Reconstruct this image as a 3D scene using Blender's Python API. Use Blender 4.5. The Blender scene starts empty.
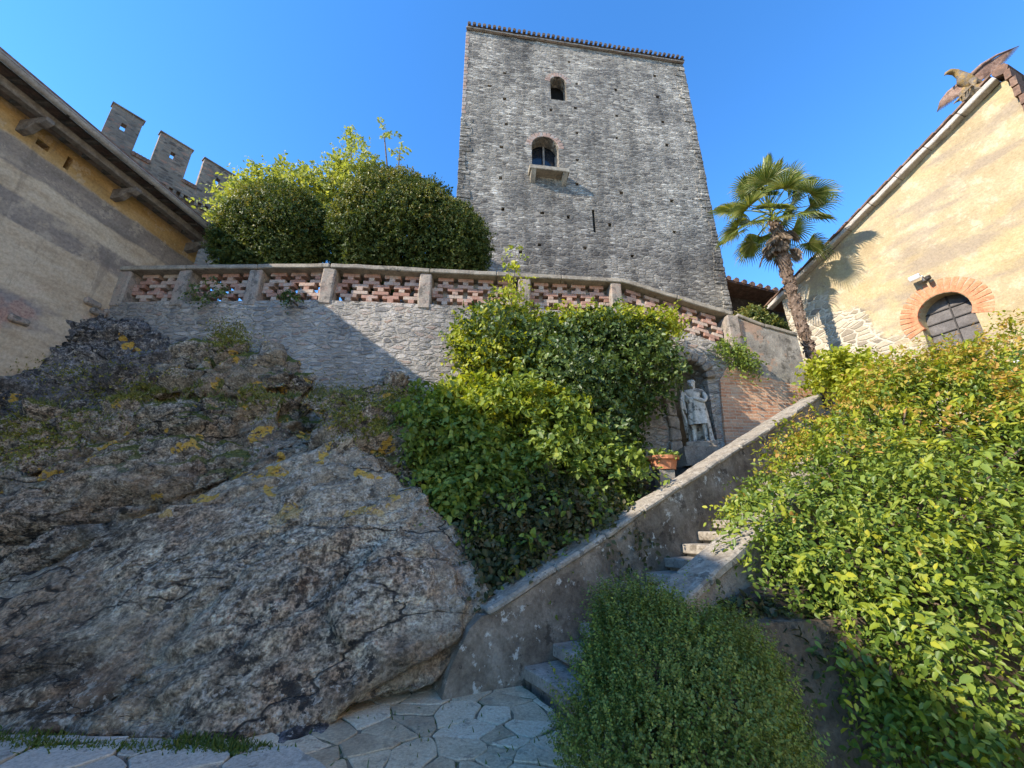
import bpy, bmesh, math, random
import numpy as np
from mathutils import Vector, Matrix, noise as mnoise
random.seed(7); RNG = np.random.default_rng(11)
sc = bpy.context.scene
COL = sc.collection
# ------------------------------------------------------------------ camera, sky, sun, exposure
F = 400.0; PITCH = math.radians(18.8); EYE = Vector((0, 0, 1.6))
CP, SP = math.cos(PITCH), math.sin(PITCH)
cam = bpy.data.cameras.new('camera'); camo = bpy.data.objects.new('camera', cam); COL.objects.link(camo)
camo.location = EYE; camo.rotation_euler = (math.pi/2 + PITCH, 0, 0)
cam.sensor_width = 36; cam.lens = 36*F/1024; cam.clip_end = 2000; cam.clip_start = 0.05
sc.camera = camo
SUND = Vector((1, .52, -.70)).normalized()          # direction the light travels
w = bpy.data.worlds.new('World'); sc.world = w; w.use_nodes = True
wn = w.node_tree; wn.nodes.clear()
sky = wn.nodes.new('ShaderNodeTexSky'); sky.sky_type = 'NISHITA'; sky.sun_disc = False
sky.sun_elevation = math.asin(-SUND.z); sky.sun_rotation = math.atan2(-SUND.x, -SUND.y)
sky.air_density = 1.0; sky.dust_density = 0.0; sky.ozone_density = 4.5; sky.altitude = 300
bg = wn.nodes.new('ShaderNodeBackground'); bg.inputs[1].default_value = 0.15
wo = wn.nodes.new('ShaderNodeOutputWorld')
hs = wn.nodes.new('ShaderNodeHueSaturation'); hs.inputs['Saturation'].default_value = 1.2; hs.inputs['Hue'].default_value = .502
wn.links.new(sky.outputs[0], hs.inputs['Color']); wn.links.new(hs.outputs[0], bg.inputs[0]); wn.links.new(bg.outputs[0], wo.inputs[0])
sl = bpy.data.lights.new('sun', 'SUN'); sl.energy = 2.9; sl.angle = math.radians(.53); sl.color = (1, .9, .76)
so = bpy.data.objects.new('sun', sl); COL.objects.link(so); so.rotation_euler = SUND.to_track_quat('-Z', 'Y').to_euler()
so.location = (-20, -10, 25)
sc.view_settings.view_transform = 'Standard'; sc.view_settings.look = 'None'
sc.view_settings.exposure = 1.62; sc.view_settings.gamma = 1; sc.view_settings.use_curve_mapping = False

# ------------------------------------------------------------------ helpers
def at(px, py, Y):
    """point of the place seen at a spot of the photograph, Y metres ahead of the camera"""
    u = (px-512)/F; v = (384-py)/F
    d = Vector((u, CP - v*SP, SP + v*CP))
    return EYE + d*(Y/d.y)

def tag(o, label=None, cat=None, group=None, kind=None):
    if label: o['label'] = label
    if cat: o['category'] = cat
    if group: o['group'] = group
    if kind: o['kind'] = kind
    return o

def empty(name, loc, label, cat, group=None):
    o = bpy.data.objects.new(name, None); COL.objects.link(o); o.location = loc; o.empty_display_size = .2
    o['_w'] = list(loc)
    return tag(o, label, cat, group)

def wloc(o):
    l = Vector((0, 0, 0))
    while o is not None:
        l = l + o.location; o = o.parent
    return l

def link_mesh(name, me, mat, parent=None, origin=None):
    """links a mesh whose vertices are in world coordinates as ONE object"""
    o = bpy.data.objects.new(name, me); COL.objects.link(o)
    base = wloc(parent) if parent is not None else Vector((0, 0, 0))
    if parent is None and origin is not None:
        o.location = origin; base = Vector(origin)
    if base.length > 0: me.transform(Matrix.Translation(-base))
    if parent is not None: o.parent = parent
    if mat is not None: me.materials.append(mat)
    return o

def np_mesh(name, V, Q, smooth=False):
    """V n x 3, Q m x k (k = 3 or 4)"""
    me = bpy.data.meshes.new(name); k = Q.shape[1]
    me.vertices.add(len(V)); me.vertices.foreach_set('co', np.ascontiguousarray(V, dtype=np.float32).ravel())
    me.loops.add(Q.size); me.loops.foreach_set('vertex_index', np.ascontiguousarray(Q, dtype=np.int32).ravel())
    me.polygons.add(len(Q)); me.polygons.foreach_set('loop_start', np.arange(0, Q.size, k, dtype=np.int32))
    me.update(calc_edges=True)
    if smooth: me.polygons.foreach_set('use_smooth', np.ones(len(Q), dtype=bool))
    return me

class MB:
    def __init__(s): s.v = []; s.f = []
    def add(s, vs, fs):
        n = len(s.v); s.v += [tuple(v) for v in vs]; s.f += [tuple(i+n for i in f) for f in fs]; return s
    def box(s, c, h, ax=None):
        c = Vector(c); ax = ax or (Vector((1,0,0)), Vector((0,1,0)), Vector((0,0,1)))
        vs = [c + ax[0]*h[0]*i + ax[1]*h[1]*j + ax[2]*h[2]*k for k in (-1,1) for j in (-1,1) for i in (-1,1)]
        return s.add(vs, [(0,2,3,1),(4,5,7,6),(0,1,5,4),(2,6,7,3),(0,4,6,2),(1,3,7,5)])
    def beam(s, a, b, wdt, hgt, up=Vector((0,0,1))):
        a, b = Vector(a), Vector(b); d = (b-a); l = d.length; d.normalize()
        side = d.cross(up).normalized(); u2 = side.cross(d).normalized()
        return s.box((a+b)/2, (l/2, wdt/2, hgt/2), (d, side, u2))
    def prism(s, pts, org, ax, up, nrm, depth):
        """outline pts (u, z) in the plane org + ax*u + up*z, going depth along -nrm (nrm faces out)"""
        org, ax, up, nrm = Vector(org), Vector(ax), Vector(up), Vector(nrm)
        n = len(pts)
        fr = [org + ax*p[0] + up*p[1] for p in pts]; bk = [q - nrm*depth for q in fr]
        fs = [tuple(range(n)), tuple(range(2*n-1, n-1, -1))]
        fs += [(i, i+n, (i+1) % n + n, (i+1) % n) for i in range(n)]
        return s.add(fr+bk, fs)
    def tube(s, pts, rad, seg=8, cap=True):
        pts = [Vector(p) for p in pts]; n = len(pts)
        if not hasattr(rad, '__len__'): rad = [rad]*n
        vs = []; fs = []
        for i, p in enumerate(pts):
            t = (pts[min(i+1, n-1)] - pts[max(i-1, 0)]).normalized()
            a = t.cross(Vector((0,0,1)));
            if a.length < .05: a = t.cross(Vector((1,0,0)))
            a.normalize(); b = t.cross(a)
            for k in range(seg):
                th = 2*math.pi*k/seg; vs.append(p + (a*math.cos(th) + b*math.sin(th))*rad[i])
        for i in range(n-1):
            for k in range(seg):
                fs.append((i*seg+k, i*seg+(k+1) % seg, (i+1)*seg+(k+1) % seg, (i+1)*seg+k))
        if cap: fs += [tuple(range(seg-1, -1, -1)), tuple(range((n-1)*seg, n*seg))]
        return s.add(vs, fs)
    def bm(s):
        b = bmesh.new(); vs = [b.verts.new(v) for v in s.v]
        for f in s.f:
            try: b.faces.new([vs[i] for i in f])
            except ValueError: pass
        bmesh.ops.recalc_face_normals(b, faces=b.faces); return b
    def build(s, name, mat, parent=None, bevel=0, seglen=0, amp=0, nscale=2.0, smooth=False, origin=None):
        b = s.bm()
        if bevel: bmesh.ops.bevel(b, geom=list(b.edges), offset=bevel, segments=1, affect='EDGES', clamp_overlap=True)
        if seglen: roughen(b, seglen, amp, nscale)
        me = bpy.data.meshes.new(name); b.to_mesh(me); b.free()
        if smooth: me.polygons.foreach_set('use_smooth', np.ones(len(me.polygons), dtype=bool))
        return link_mesh(name, me, mat, parent, origin)

def roughen(b, seglen, amp, nscale=2.0):
    for _ in range(7):
        es = [e for e in b.edges if e.calc_length() > seglen]
        if not es or len(b.verts) > 60000: break
        bmesh.ops.subdivide_edges(b, edges=es, cuts=1, use_grid_fill=True)
        bmesh.ops.triangulate(b, faces=[f for f in b.faces if len(f.verts) > 4])
    for v in b.verts:
        v.co = v.co + mnoise.noise_vector(v.co*nscale)*amp + mnoise.noise_vector(v.co*nscale*3.1)*amp*.5

# ------------------------------------------------------------------ material helpers
class Mat:
    def __init__(s, name, rough=.85, spec=.3):
        s.m = bpy.data.materials.new(name); s.m.use_nodes = True; s.t = s.m.node_tree
        s.b = s.t.nodes['Principled BSDF']; s.out = s.t.nodes['Material Output']
        s.b.inputs['Roughness'].default_value = rough; s.b.inputs['Specular IOR Level'].default_value = spec
        s.geo = s.t.nodes.new('ShaderNodeNewGeometry'); s.pos = s.geo.outputs['Position']
    def node(s, ty, ins=None, **kw):
        n = s.t.nodes.new(ty)
        for k, v in kw.items(): setattr(n, k, v)
        for k, v in (ins or {}).items(): s.put(n.inputs[k], v)
        return n
    def put(s, sock, v):
        if isinstance(v, bpy.types.NodeSocket): s.t.links.new(v, sock)
        elif isinstance(v, (tuple, list)) and sock.type == 'RGBA' and len(v) == 3: sock.default_value = (*v, 1)
        else: sock.default_value = v
    def math(s, op, a, b=0.0, c=0.0, clamp=False):
        return s.node('ShaderNodeMath', {0: a, 1: b, 2: c}, operation=op, use_clamp=clamp).outputs[0]
    def vm(s, op, a, b=(0,0,0)):
        n = s.node('ShaderNodeVectorMath', {0: a, 1: b}, operation=op)
        return n.outputs['Value'] if op in ('DOT_PRODUCT', 'LENGTH', 'DISTANCE') else n.outputs[0]
    def scale(s, v, k): return s.vm('MULTIPLY', v, k if isinstance(k, tuple) else (k,k,k))
    def noise(s, vec, sc_, det=4, rough=.6, dist=0, color=False):
        n = s.node('ShaderNodeTexNoise', {'Vector': vec, 'Scale': sc_, 'Detail': det, 'Roughness': rough, 'Distortion': dist})
        return n.outputs['Color' if color else 0]
    def vor(s, vec, sc_, feature='F1', out='Distance', rnd=1.0):
        n = s.node('ShaderNodeTexVoronoi', {'Vector': vec, 'Scale': sc_, 'Randomness': rnd}, feature=feature)
        return n.outputs[out]
    def ramp(s, fac, stops, interp='LINEAR'):
        n = s.node('ShaderNodeValToRGB', {0: fac}); cr = n.color_ramp; cr.interpolation = interp
        while len(cr.elements) < len(stops): cr.elements.new(.5)
        for e, (p, c) in zip(cr.elements, stops):
            e.position = p; e.color = (*c, 1) if hasattr(c, '__len__') else (c, c, c, 1)
        return n.outputs[0]
    def mix(s, fac, a, b, blend='MIX'):
        n = s.node('ShaderNodeMix', data_type='RGBA', blend_type=blend)
        s.put(n.inputs[0], fac); s.put(n.inputs[6], a); s.put(n.inputs[7], b); return n.outputs[2]
    def step(s, v, a, b):
        n = s.node('ShaderNodeMapRange', {'Value': v, 'From Min': a, 'From Max': b}, interpolation_type='SMOOTHSTEP'); return n.outputs[0]
    def distort(s, vec, sc_, amt):
        c = s.noise(vec, sc_, 3, .6, 0, True)
        return s.vm('ADD', vec, s.scale(s.vm('SUBTRACT', c, (.5,.5,.5)), amt))
    def frame(s, ax):
        """world position as (along the wall, out of the wall, up)"""
        u = s.vm('DOT_PRODUCT', s.pos, (ax[0], ax[1], 0)); q = s.vm('DOT_PRODUCT', s.pos, (-ax[1], ax[0], 0))
        z = s.node('ShaderNodeSeparateXYZ', {0: s.pos}).outputs[2]
        return s.node('ShaderNodeCombineXYZ', {0: u, 1: q, 2: z}).outputs[0], u, q, z
    def z(s): return s.node('ShaderNodeSeparateXYZ', {0: s.pos}).outputs[2]
    def xyz(s):
        n = s.node('ShaderNodeSeparateXYZ', {0: s.pos}); return n.outputs[0], n.outputs[1], n.outputs[2]
    def bump(s, h, strength=.5, dist=.02, prev=None):
        n = s.node('ShaderNodeBump', {'Strength': strength, 'Distance': dist, 'Height': h})
        if prev is not None: s.t.links.new(prev, n.inputs['Normal'])
        return n.outputs[0]
    def done(s, color, normal=None, rough=None):
        s.put(s.b.inputs['Base Color'], color)
        if normal is not None: s.t.links.new(normal, s.b.inputs['Normal'])
        if rough is not None: s.put(s.b.inputs['Roughness'], rough)
        return s.m

def masonry(name, ax, sx, sz, stones, mortar, mw=.06, streaks=.35, bump=.6, bdist=.03, rnd=.8, dirt=None, patch=None, dsc=1.5, damt=.25):
    m = Mat(name); fr, u, q, z = m.frame(ax)
    v = m.scale(fr, (1/sx, 1/sx, 1/sz)); v = m.distort(v, dsc, damt)
    col = m.node('ShaderNodeSeparateColor', {0: m.vor(v, 1, 'F1', 'Color', rnd)})
    c = m.ramp(col.outputs[0], stones)
    e = m.vor(v, 1, 'DISTANCE_TO_EDGE', 'Distance', rnd)
    fine = m.noise(m.pos, 26, 6, .7)
    c = m.mix(.55, c, m.ramp(fine, [(.3, .25), (.7, .8)]), 'OVERLAY')
    en = m.math('ADD', e, m.math('MULTIPLY', m.math('SUBTRACT', fine, .5), .12))
    mm = m.step(en, mw, mw*2.6)
    c = m.mix(mm, mortar, c)
    big = m.noise(m.pos, .55, 5, .65); mid = m.noise(m.pos, 2.3, 5, .65)
    if patch: c = m.mix(m.math('MULTIPLY', m.step(mid, .52, .68), patch[1]), c, patch[0])
    if dirt: c = m.mix(m.math('MULTIPLY', m.step(big, .42, .66), dirt[1]), c, dirt[0])
    streak = m.noise(m.scale(fr, (1.3, 1.3, .13)), 1, 6, .65)
    c = m.mix(streaks, c, m.ramp(streak, [(.36, .25), (.62, .7)]), 'OVERLAY')
    h = m.math('ADD', m.math('MULTIPLY', m.step(en, .0, .22), .8), m.math('MULTIPLY', fine, .55))
    h = m.math('ADD', h, m.math('MULTIPLY', col.outputs[1], .5))
    return m.done(c, m.bump(h, bump, bdist))

def brickwork(name, ax, bw, bh, c1, c2, mortar, wear=None, bump=.6):
    m = Mat(name); fr, u, q, z = m.frame(ax)
    d = m.noise(m.pos, 3, 3, .6, 0, True)
    v = m.node('ShaderNodeCombineXYZ', {0: m.math('ADD', u, q), 1: z, 2: 0.0}).outputs[0]
    v = m.vm('ADD', v, m.scale(m.vm('SUBTRACT', d, (.5,.5,.5)), .05))
    n = m.node('ShaderNodeTexBrick', {'Vector': v, 'Color1': c1, 'Color2': c2, 'Mortar': mortar, 'Scale': 1.0, 'Mortar Size': .009,
        'Mortar Smooth': .4, 'Bias': 0.0, 'Brick Width': bw, 'Row Height': bh})
    fine = m.noise(m.pos, 24, 6, .7)
    c = m.mix(.5, n.outputs[0], m.ramp(fine, [(.3, .25), (.7, .8)]), 'OVERLAY')
    if wear: c = m.mix(m.math('MULTIPLY', m.step(m.noise(m.pos, 1.7, 6, .7), .5, .66), wear[1]), c, wear[0])
    h = m.math('ADD', m.math('SUBTRACT', 1, n.outputs[1]), m.math('MULTIPLY', fine, .5))
    return m.done(c, m.bump(h, bump, .02))

def weathered(name, cols, sc_=3, bump=.4, bdist=.02, spots=None, spots2=None, rough=.9, fine=30):
    m = Mat(name, rough)
    n1 = m.noise(m.pos, sc_, 8, .68, .3); f = m.noise(m.pos, fine, 5, .7)
    c = m.ramp(n1, cols); c = m.mix(.5, c, m.ramp(f, [(.3, .22), (.7, .82)]), 'OVERLAY')
    for sp in (spots, spots2):
        if sp: c = m.mix(m.math('MULTIPLY', m.step(m.noise(m.pos, sp[1], 7, .72), sp[2], sp[2]+.06), sp[3]), c, sp[0])
    h = m.math('ADD', m.math('MULTIPLY', n1, .8), m.math('MULTIPLY', f, .5))
    return m.done(c, m.bump(h, bump, bdist))

def leafmat(name, cols, rough=.5, trans=.35, spec=.35, tcol=None):
    m = Mat(name, rough, spec)
    r = m.geo.outputs['Random Per Island']
    cl = m.noise(m.pos, 1.6, 3, .6)
    fac = m.math('ADD', m.math('MULTIPLY', r, .75), m.math('MULTIPLY', m.math('SUBTRACT', cl, .36), .9), clamp=True)
    c = m.ramp(fac, cols)
    m.put(m.b.inputs['Base Color'], c)
    tr = m.node('ShaderNodeBsdfTranslucent', {0: m.mix(1.0, c, tcol or (1.5, 1.45, .6), 'MULTIPLY')})
    mx = m.node('ShaderNodeMixShader', {0: trans}); m.t.links.new(m.b.outputs[0], mx.inputs[1]); m.t.links.new(tr.outputs[0], mx.inputs[2])
    m.t.links.new(mx.outputs[0], m.out.inputs[0]); return m.m

# ------------------------------------------------------------------ foliage helpers
def unit(a): return a/np.maximum(np.linalg.norm(a, axis=-1, keepdims=True), 1e-9)
def lump(P, f, seed, n=14):
    r = np.random.default_rng(seed); k = r.normal(size=(n, 3))*f; ph = r.uniform(0, 6.28, n)
    return np.sin(P@k.T + ph).sum(1)/math.sqrt(n)
def leaf_arrays(P, D, N, L, W, fold=.25, curl=.15):
    """six-point pointed leaves: base P, axis D, face normal N, length L, half width W"""
    D = unit(D); S = unit(np.cross(D, N)); N = unit(np.cross(S, D)); L = L[:, None]; W = W[:, None]
    b = P; t = P + D*L - N*L*curl
    l1 = P + D*L*.3 + S*W + N*W*fold; l2 = P + D*L*.68 + S*W*.8 + N*(W*fold - L*curl*.4)
    r1 = P + D*L*.3 - S*W + N*W*fold; r2 = P + D*L*.68 - S*W*.8 + N*(W*fold - L*curl*.4)
    V = np.stack([b, t, l1, l2, r1, r2], 1).reshape(-1, 3)
    i = np.arange(len(P))[:, None]*6
    Q = np.concatenate([i + np.array([[0, 4, 5, 1]]), i + np.array([[0, 1, 3, 2]])], 0)
    return V, Q
def blob_points(blobs, n, seed, amp=.12, freq=2.2, keep=None):
    lseed = (seed//10) if 120 <= seed < 150 else seed+1
    if 120 <= seed < 150: lseed = 12
    """points and normals on the lumpy outside of a union of ellipsoids"""
    r = np.random.default_rng(seed); Ps, Ns = [], []
    ar = np.array([(b[1][0]*b[1][1] + b[1][1]*b[1][2] + b[1][0]*b[1][2]) for b in blobs]); ar = ar/ar.sum()
    for i, (c, rad) in enumerate(blobs):
        c = np.array(c); rad = np.array(rad); k = int(n*ar[i]*1.3)
        d = unit(r.normal(size=(k, 3))); p = c + d*rad
        nn = unit(d/rad); p = p + nn*(lump(p, freq, lseed)*amp)[:, None]
        ok = np.ones(k, bool)
        for j, (c2, r2) in enumerate(blobs):
            if j != i: ok &= (((p - np.array(c2))/np.array(r2))**2).sum(1) > .82
        Ps.append(p[ok]); Ns.append(nn[ok])
    P = np.concatenate(Ps); N = np.concatenate(Ns)
    if keep is not None:
        m = keep(P); P, N = P[m], N[m]
    return P, N
def shoots(P, N, seed, nl, ln, leaf, wr, out=.7, rand=.6, bias=(0,0,.2), droop=.1, inset=.25, splay=.9, up=.4, fold=.25, curl=.15, twig=None):
    """leafy shoots growing out of points P: nl leaves along each; returns leaf arrays (and twig lines)"""
    r = np.random.default_rng(seed); k = len(P)
    d = unit(N*out + r.normal(size=(k, 3))*rand + np.array(bias))
    length = ln*r.uniform(.55, 1.35, k)
    base = P - N*(inset*r.uniform(0, 1, k)**1.3)[:, None]
    t = np.linspace(.12, 1, nl)[None, :, None]
    pos = base[:, None, :] + d[:, None, :]*(length[:, None, None]*t) + np.array([0, 0, -1.])*(droop*length[:, None, None]*t*t)
    tan = d[:, None, :] + np.array([0, 0, -1.])*(2*droop*t)
    tan = unit(np.broadcast_to(tan, pos.shape))
    rv = r.normal(size=(k, 1, 3)); side = unit(np.cross(tan, rv + tan*0))
    sg = np.where(np.arange(nl) % 2 == 0, 1, -1)[None, :, None]
    ld = unit(tan*.6 + side*sg*splay + r.normal(size=pos.shape)*.3)
    nrm = unit(N[:, None, :]*.5 + np.array([0, 0, up]) + r.normal(size=pos.shape)*.35)
    n = k*nl; L = leaf*(.45 + 1.0*r.beta(2, 2.4, n))*np.repeat(r.uniform(.75, 1.25, k), nl)
    return leaf_arrays(pos.reshape(-1, 3), ld.reshape(-1, 3), nrm.reshape(-1, 3), L, L*wr, fold, curl)
def cat(parts):
    V = []; Q = []; n = 0
    for v, q in parts: V.append(v); Q.append(q+n); n += len(v)
    return np.concatenate(V), np.concatenate(Q)
def leaves_obj(name, VQ, mat, parent=None):
    return link_mesh(name, np_mesh(name, VQ[0], VQ[1]), mat, parent)
def stems_obj(name, root, tips, mat, parent, r0=.03, seed=1, n=4):
    mb = MB(); rr = random.Random(seed)
    for t in tips:
        a, b = Vector(root) + Vector((rr.uniform(-.15,.15), rr.uniform(-.15,.15), 0)), Vector(t); pts = []
        for i in range(n+1):
            f = i/n; q = a.lerp(b, f) + Vector((rr.uniform(-1,1), rr.uniform(-1,1), rr.uniform(-1,1)))*.08*(b-a).length*f*(1-f)*2
            pts.append(q)
        mb.tube(pts, [r0*(1-.75*i/n) for i in range(n+1)], 6)
    return mb.build(name, mat, parent, smooth=True)

# ------------------------------------------------------------------ rock helper
def hull_rock(name, hulls, mat, voxel=.05, disp=None, parent=None):
    b = bmesh.new()
    for pts in hulls:
        t = bmesh.new(); vs = [t.verts.new(p) for p in pts]
        bmesh.ops.convex_hull(t, input=vs)
        bmesh.ops.delete(t, geom=[v for v in t.verts if not v.link_faces], context='VERTS')
        me0 = bpy.data.meshes.new('tmp'); t.to_mesh(me0); t.free(); b.from_mesh(me0); bpy.data.meshes.remove(me0)
    me = bpy.data.meshes.new(name); b.to_mesh(me); b.free()
    o = bpy.data.objects.new(name, me); COL.objects.link(o)
    md = o.modifiers.new('r', 'REMESH'); md.mode = 'VOXEL'; md.voxel_size = voxel; md.use_smooth_shade = True
    s = o.modifiers.new('s', 'SMOOTH'); s.iterations = 4; s.factor = .5
    dg = bpy.context.evaluated_depsgraph_get(); dg.update()
    m2 = bpy.data.meshes.new_from_object(o.evaluated_get(dg)); bpy.data.objects.remove(o); bpy.data.meshes.remove(me)
    m2.name = name
    n = len(m2.vertices); co = np.empty(n*3, np.float32); nr = np.empty(n*3, np.float32)
    m2.vertices.foreach_get('co', co); m2.vertices.foreach_get('normal', nr); co = co.reshape(-1, 3); nr = nr.reshape(-1, 3)
    d = np.array([disp(Vector(c)) for c in co])
    co = co + nr*d[:, None]
    m2.vertices.foreach_set('co', co.astype(np.float32).ravel()); m2.update()
    m2.polygons.foreach_set('use_smooth', np.ones(len(m2.polygons), bool))
    return link_mesh(name, m2, mat, parent)
STR = Matrix.Rotation(math.radians(-27), 3, 'Y')      # the strata rise to the right
def rock_disp(p):
    q = STR.transposed() @ p
    s = Vector((q.x*.5, q.y*.7, q.z*1.5))
    r = mnoise.ridged_multi_fractal(s*.6, 1.0, 2.1, 5, 1.0, 2.0)
    big = mnoise.fractal(p*.55 + Vector((3,1,7)), 1.0, 2.0, 3)
    w_ = mnoise.noise_vector(p*1.1)*.35
    def blocks(v):                       # broken faces: every block stands out by its own amount, cracks between
        d, pts = mnoise.voronoi(v)
        return mnoise.cell(pts[0]*7.3), max(0.0, 1 - (d[1]-d[0])/.09)
    b1, k1 = blocks(s*.75 + w_); b2, k2 = blocks(s*2.3 + w_*2)
    mid = mnoise.fractal(s*2.4, .8, 2.0, 5)
    fine = mnoise.hetero_terrain(p*6, .7, 2.0, 4, .3)
    t_ = q.z*1.15 + mnoise.noise(p*.6)*.55; fr = t_ - math.floor(t_)          # bedding: ledges with undercuts
    bed = (fr**1.5 if fr < .9 else (1-fr)/.1)
    return (.10*big + .05*(r-1.1) + .09*mid + .03*fine + .10*b1 - .11*k1 + .045*b2 - .035*k2)*ROUGH[0] + BED[0]*(bed-.4)
ROUGH = [.62]; BED = [.05]

# ------------------------------------------------------------------ materials
TOW = Vector((.9905, .138, 0))
M_tower = masonry('tower_stone', TOW, .25, .09, [(0, (.075,.066,.055)), (.3, (.165,.148,.122)), (.6, (.265,.238,.196)), (.85, (.36,.325,.268)), (1, (.47,.425,.35))],
                  (.25,.222,.18), mw=.05, bump=.9, bdist=.04, rnd=.9, dirt=((.06,.056,.051), .65), patch=((.36,.33,.28), .4), damt=.55, streaks=.75)
M_retain = masonry('pale_rubble', (1, .04), .25, .1, [(0, (.13,.12,.11)), (.4, (.33,.3,.26)), (.75, (.46,.41,.35)), (1, (.3,.21,.16))],
                   (.42,.38,.32), mw=.06, bump=1.0, bdist=.05, rnd=1.0, dirt=((.15,.14,.13), .5), patch=((.47,.42,.35), .6), dsc=2.2, damt=.6)
M_brick = brickwork('old_brick', (.98, .15), .27, .075, (.42,.19,.1), (.52,.3,.18), (.46,.38,.28), wear=((.44,.36,.27), .55))
def lattice_mat():
    m = Mat('lattice_brick', .9); r = m.geo.outputs['Random Per Island']; n = m.noise(m.pos, 4, 7, .7); f = m.noise(m.pos, 26, 5, .7)
    c = m.ramp(r, [(0, (.28,.15,.105)), (.4, (.36,.205,.15)), (.75, (.37,.25,.19)), (1, (.4,.32,.25))])
    c = m.mix(m.math('MULTIPLY', m.step(n, .53, .6), .65), c, (.38,.34,.285)); c = m.mix(m.math('MULTIPLY', m.step(n, .44, .36), .6), c, (.12,.095,.075))
    c = m.mix(.5, c, m.ramp(f, [(.3, .22), (.7, .82)]), 'OVERLAY')
    return m.done(c, m.bump(m.math('ADD', n, m.math('MULTIPLY', f, .5)), .5, .015))
M_lattice = lattice_mat()
M_cap = weathered('coping_stone', [(.3, (.15,.125,.095)), (.5, (.25,.215,.165)), (.7, (.34,.3,.235))], 4, .5, .015, ((.06,.055,.045), 5, .58, .7))
M_cement = weathered('grey_render', [(.3, (.13,.115,.095)), (.5, (.235,.21,.172)), (.7, (.34,.305,.25))], 2.6, .8, .03, ((.33,.2,.125), 2.2, .54, .7), ((.07,.06,.048), 4, .56, .75))
M_pillar = weathered('pillar_stone', [(.3, (.17,.14,.11)), (.5, (.29,.245,.195)), (.7, (.3,.2,.15))], 4, .7, .03, ((.09,.08,.065), 6, .53, .7))
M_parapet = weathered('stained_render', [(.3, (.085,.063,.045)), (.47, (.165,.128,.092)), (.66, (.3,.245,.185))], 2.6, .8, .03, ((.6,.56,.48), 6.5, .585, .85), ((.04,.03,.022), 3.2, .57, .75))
M_parcap = weathered('lichen_coping', [(.3, (.13,.108,.08)), (.48, (.27,.232,.18)), (.68, (.43,.385,.31))], 5, .8, .03, ((.62,.57,.49), 5, .57, .8), ((.06,.048,.034), 5, .54, .8))
M_step = weathered('step_stone', [(.3, (.18,.15,.118)), (.55, (.3,.262,.21)), (.7, (.4,.355,.295))], 4, .6, .02, ((.1,.08,.055), 6, .55, .7))
M_statue = weathered('statue_marble', [(.3, (.28,.26,.225)), (.5, (.5,.47,.41)), (.7, (.6,.565,.5))], 6, .5, .012, ((.07,.065,.055), 7, .53, .8))
M_niche = weathered('niche_stone', [(.3, (.13,.11,.09)), (.5, (.24,.2,.16)), (.7, (.34,.29,.23))], 3, .8, .05, ((.08,.07,.06), 4, .55, .6), ((.42,.27,.1), 2.2, .64, .6))
M_brownwall = weathered('brown_wall', [(.3, (.07,.05,.033)), (.5, (.13,.095,.062)), (.7, (.2,.15,.1))], 3, .8, .04, ((.04,.032,.022), 5, .55, .7))  # dark brown stone colour of the garden wall
M_terra = weathered('terracotta', [(.3, (.36,.13,.06)), (.6, (.47,.19,.09))], 6, .3, .01, ((.3,.22,.17), 8, .6, .5))
M_tile = weathered('roof_tile', [(.3, (.09,.06,.045)), (.5, (.17,.1,.07)), (.7, (.26,.17,.12))], 5, .5, .02, ((.07,.068,.06), 6, .55, .6))
M_tiled = weathered('dark_roof_tile', [(.3, (.05,.037,.03)), (.5, (.1,.07,.05)), (.7, (.16,.12,.09))], 5, .5, .02)
M_wood = weathered('dark_wood', [(.3, (.035,.024,.017)), (.55, (.075,.052,.036)), (.7, (.12,.09,.065))], 8, .4, .01)
M_oldwood = weathered('grey_wood', [(.3, (.1,.085,.07)), (.55, (.19,.165,.14)), (.7, (.27,.24,.2))], 8, .4, .01)
M_gutter = weathered('zinc_gutter', [(.3, (.2,.185,.17)), (.6, (.36,.34,.31))], 4, .2, .005, rough=.5)
M_iron = weathered('dark_iron', [(.3, (.02,.019,.018)), (.6, (.05,.042,.036))], 12, .2, .004, rough=.6)
M_rust = weathered('rusty_iron', [(.3, (.12,.07,.05)), (.5, (.24,.15,.11)), (.7, (.33,.24,.19))], 9, .4, .01, rough=.7)
M_eagle = weathered('lichen_eagle', [(.3, (.08,.065,.05)), (.47, (.17,.14,.11)), (.6, (.3,.19,.06)), (.68, (.22,.19,.155))], 5, .5, .02)
M_glass = Mat('window_glass', .12, .5).done((.012,.015,.02))
M_white = weathered('white_paint', [(.3, (.62,.61,.58)), (.7, (.76,.75,.72))], 5, .1, .004, rough=.5)
M_grey = weathered('grey_shutter', [(.3, (.085,.075,.068)), (.6, (.15,.135,.125))], 4, .3, .005, rough=.75)
M_dark = Mat('painted_dark_inside', .95, .1).done((.012,.011,.01))  # near-black paint for the unlit room behind the upper tower window
M_brickq = weathered('quoin_brick', [(.3, (.22,.13,.09)), (.6, (.34,.22,.16))], 5, .5, .015, ((.3,.28,.25), 3, .48, .8))
M_archbrick = weathered('arch_brick', [(.3, (.36,.135,.065)), (.5, (.5,.21,.105)), (.7, (.56,.28,.16))], 6, .4, .01, ((.5,.33,.22), 7, .58, .5))
M_roofedge = weathered('roof_edge_mortar', [(.3, (.26,.23,.2)), (.55, (.42,.38,.33)), (.7, (.52,.48,.43))], 4, .5, .02, ((.16,.13,.11), 6, .58, .7))
M_bark = weathered('bark', [(.3, (.04,.03,.022)), (.6, (.11,.085,.06))], 9, .7, .02)
M_twig = weathered('twig', [(.3, (.06,.04,.028)), (.6, (.14,.1,.07))], 9, .4, .01)
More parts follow.
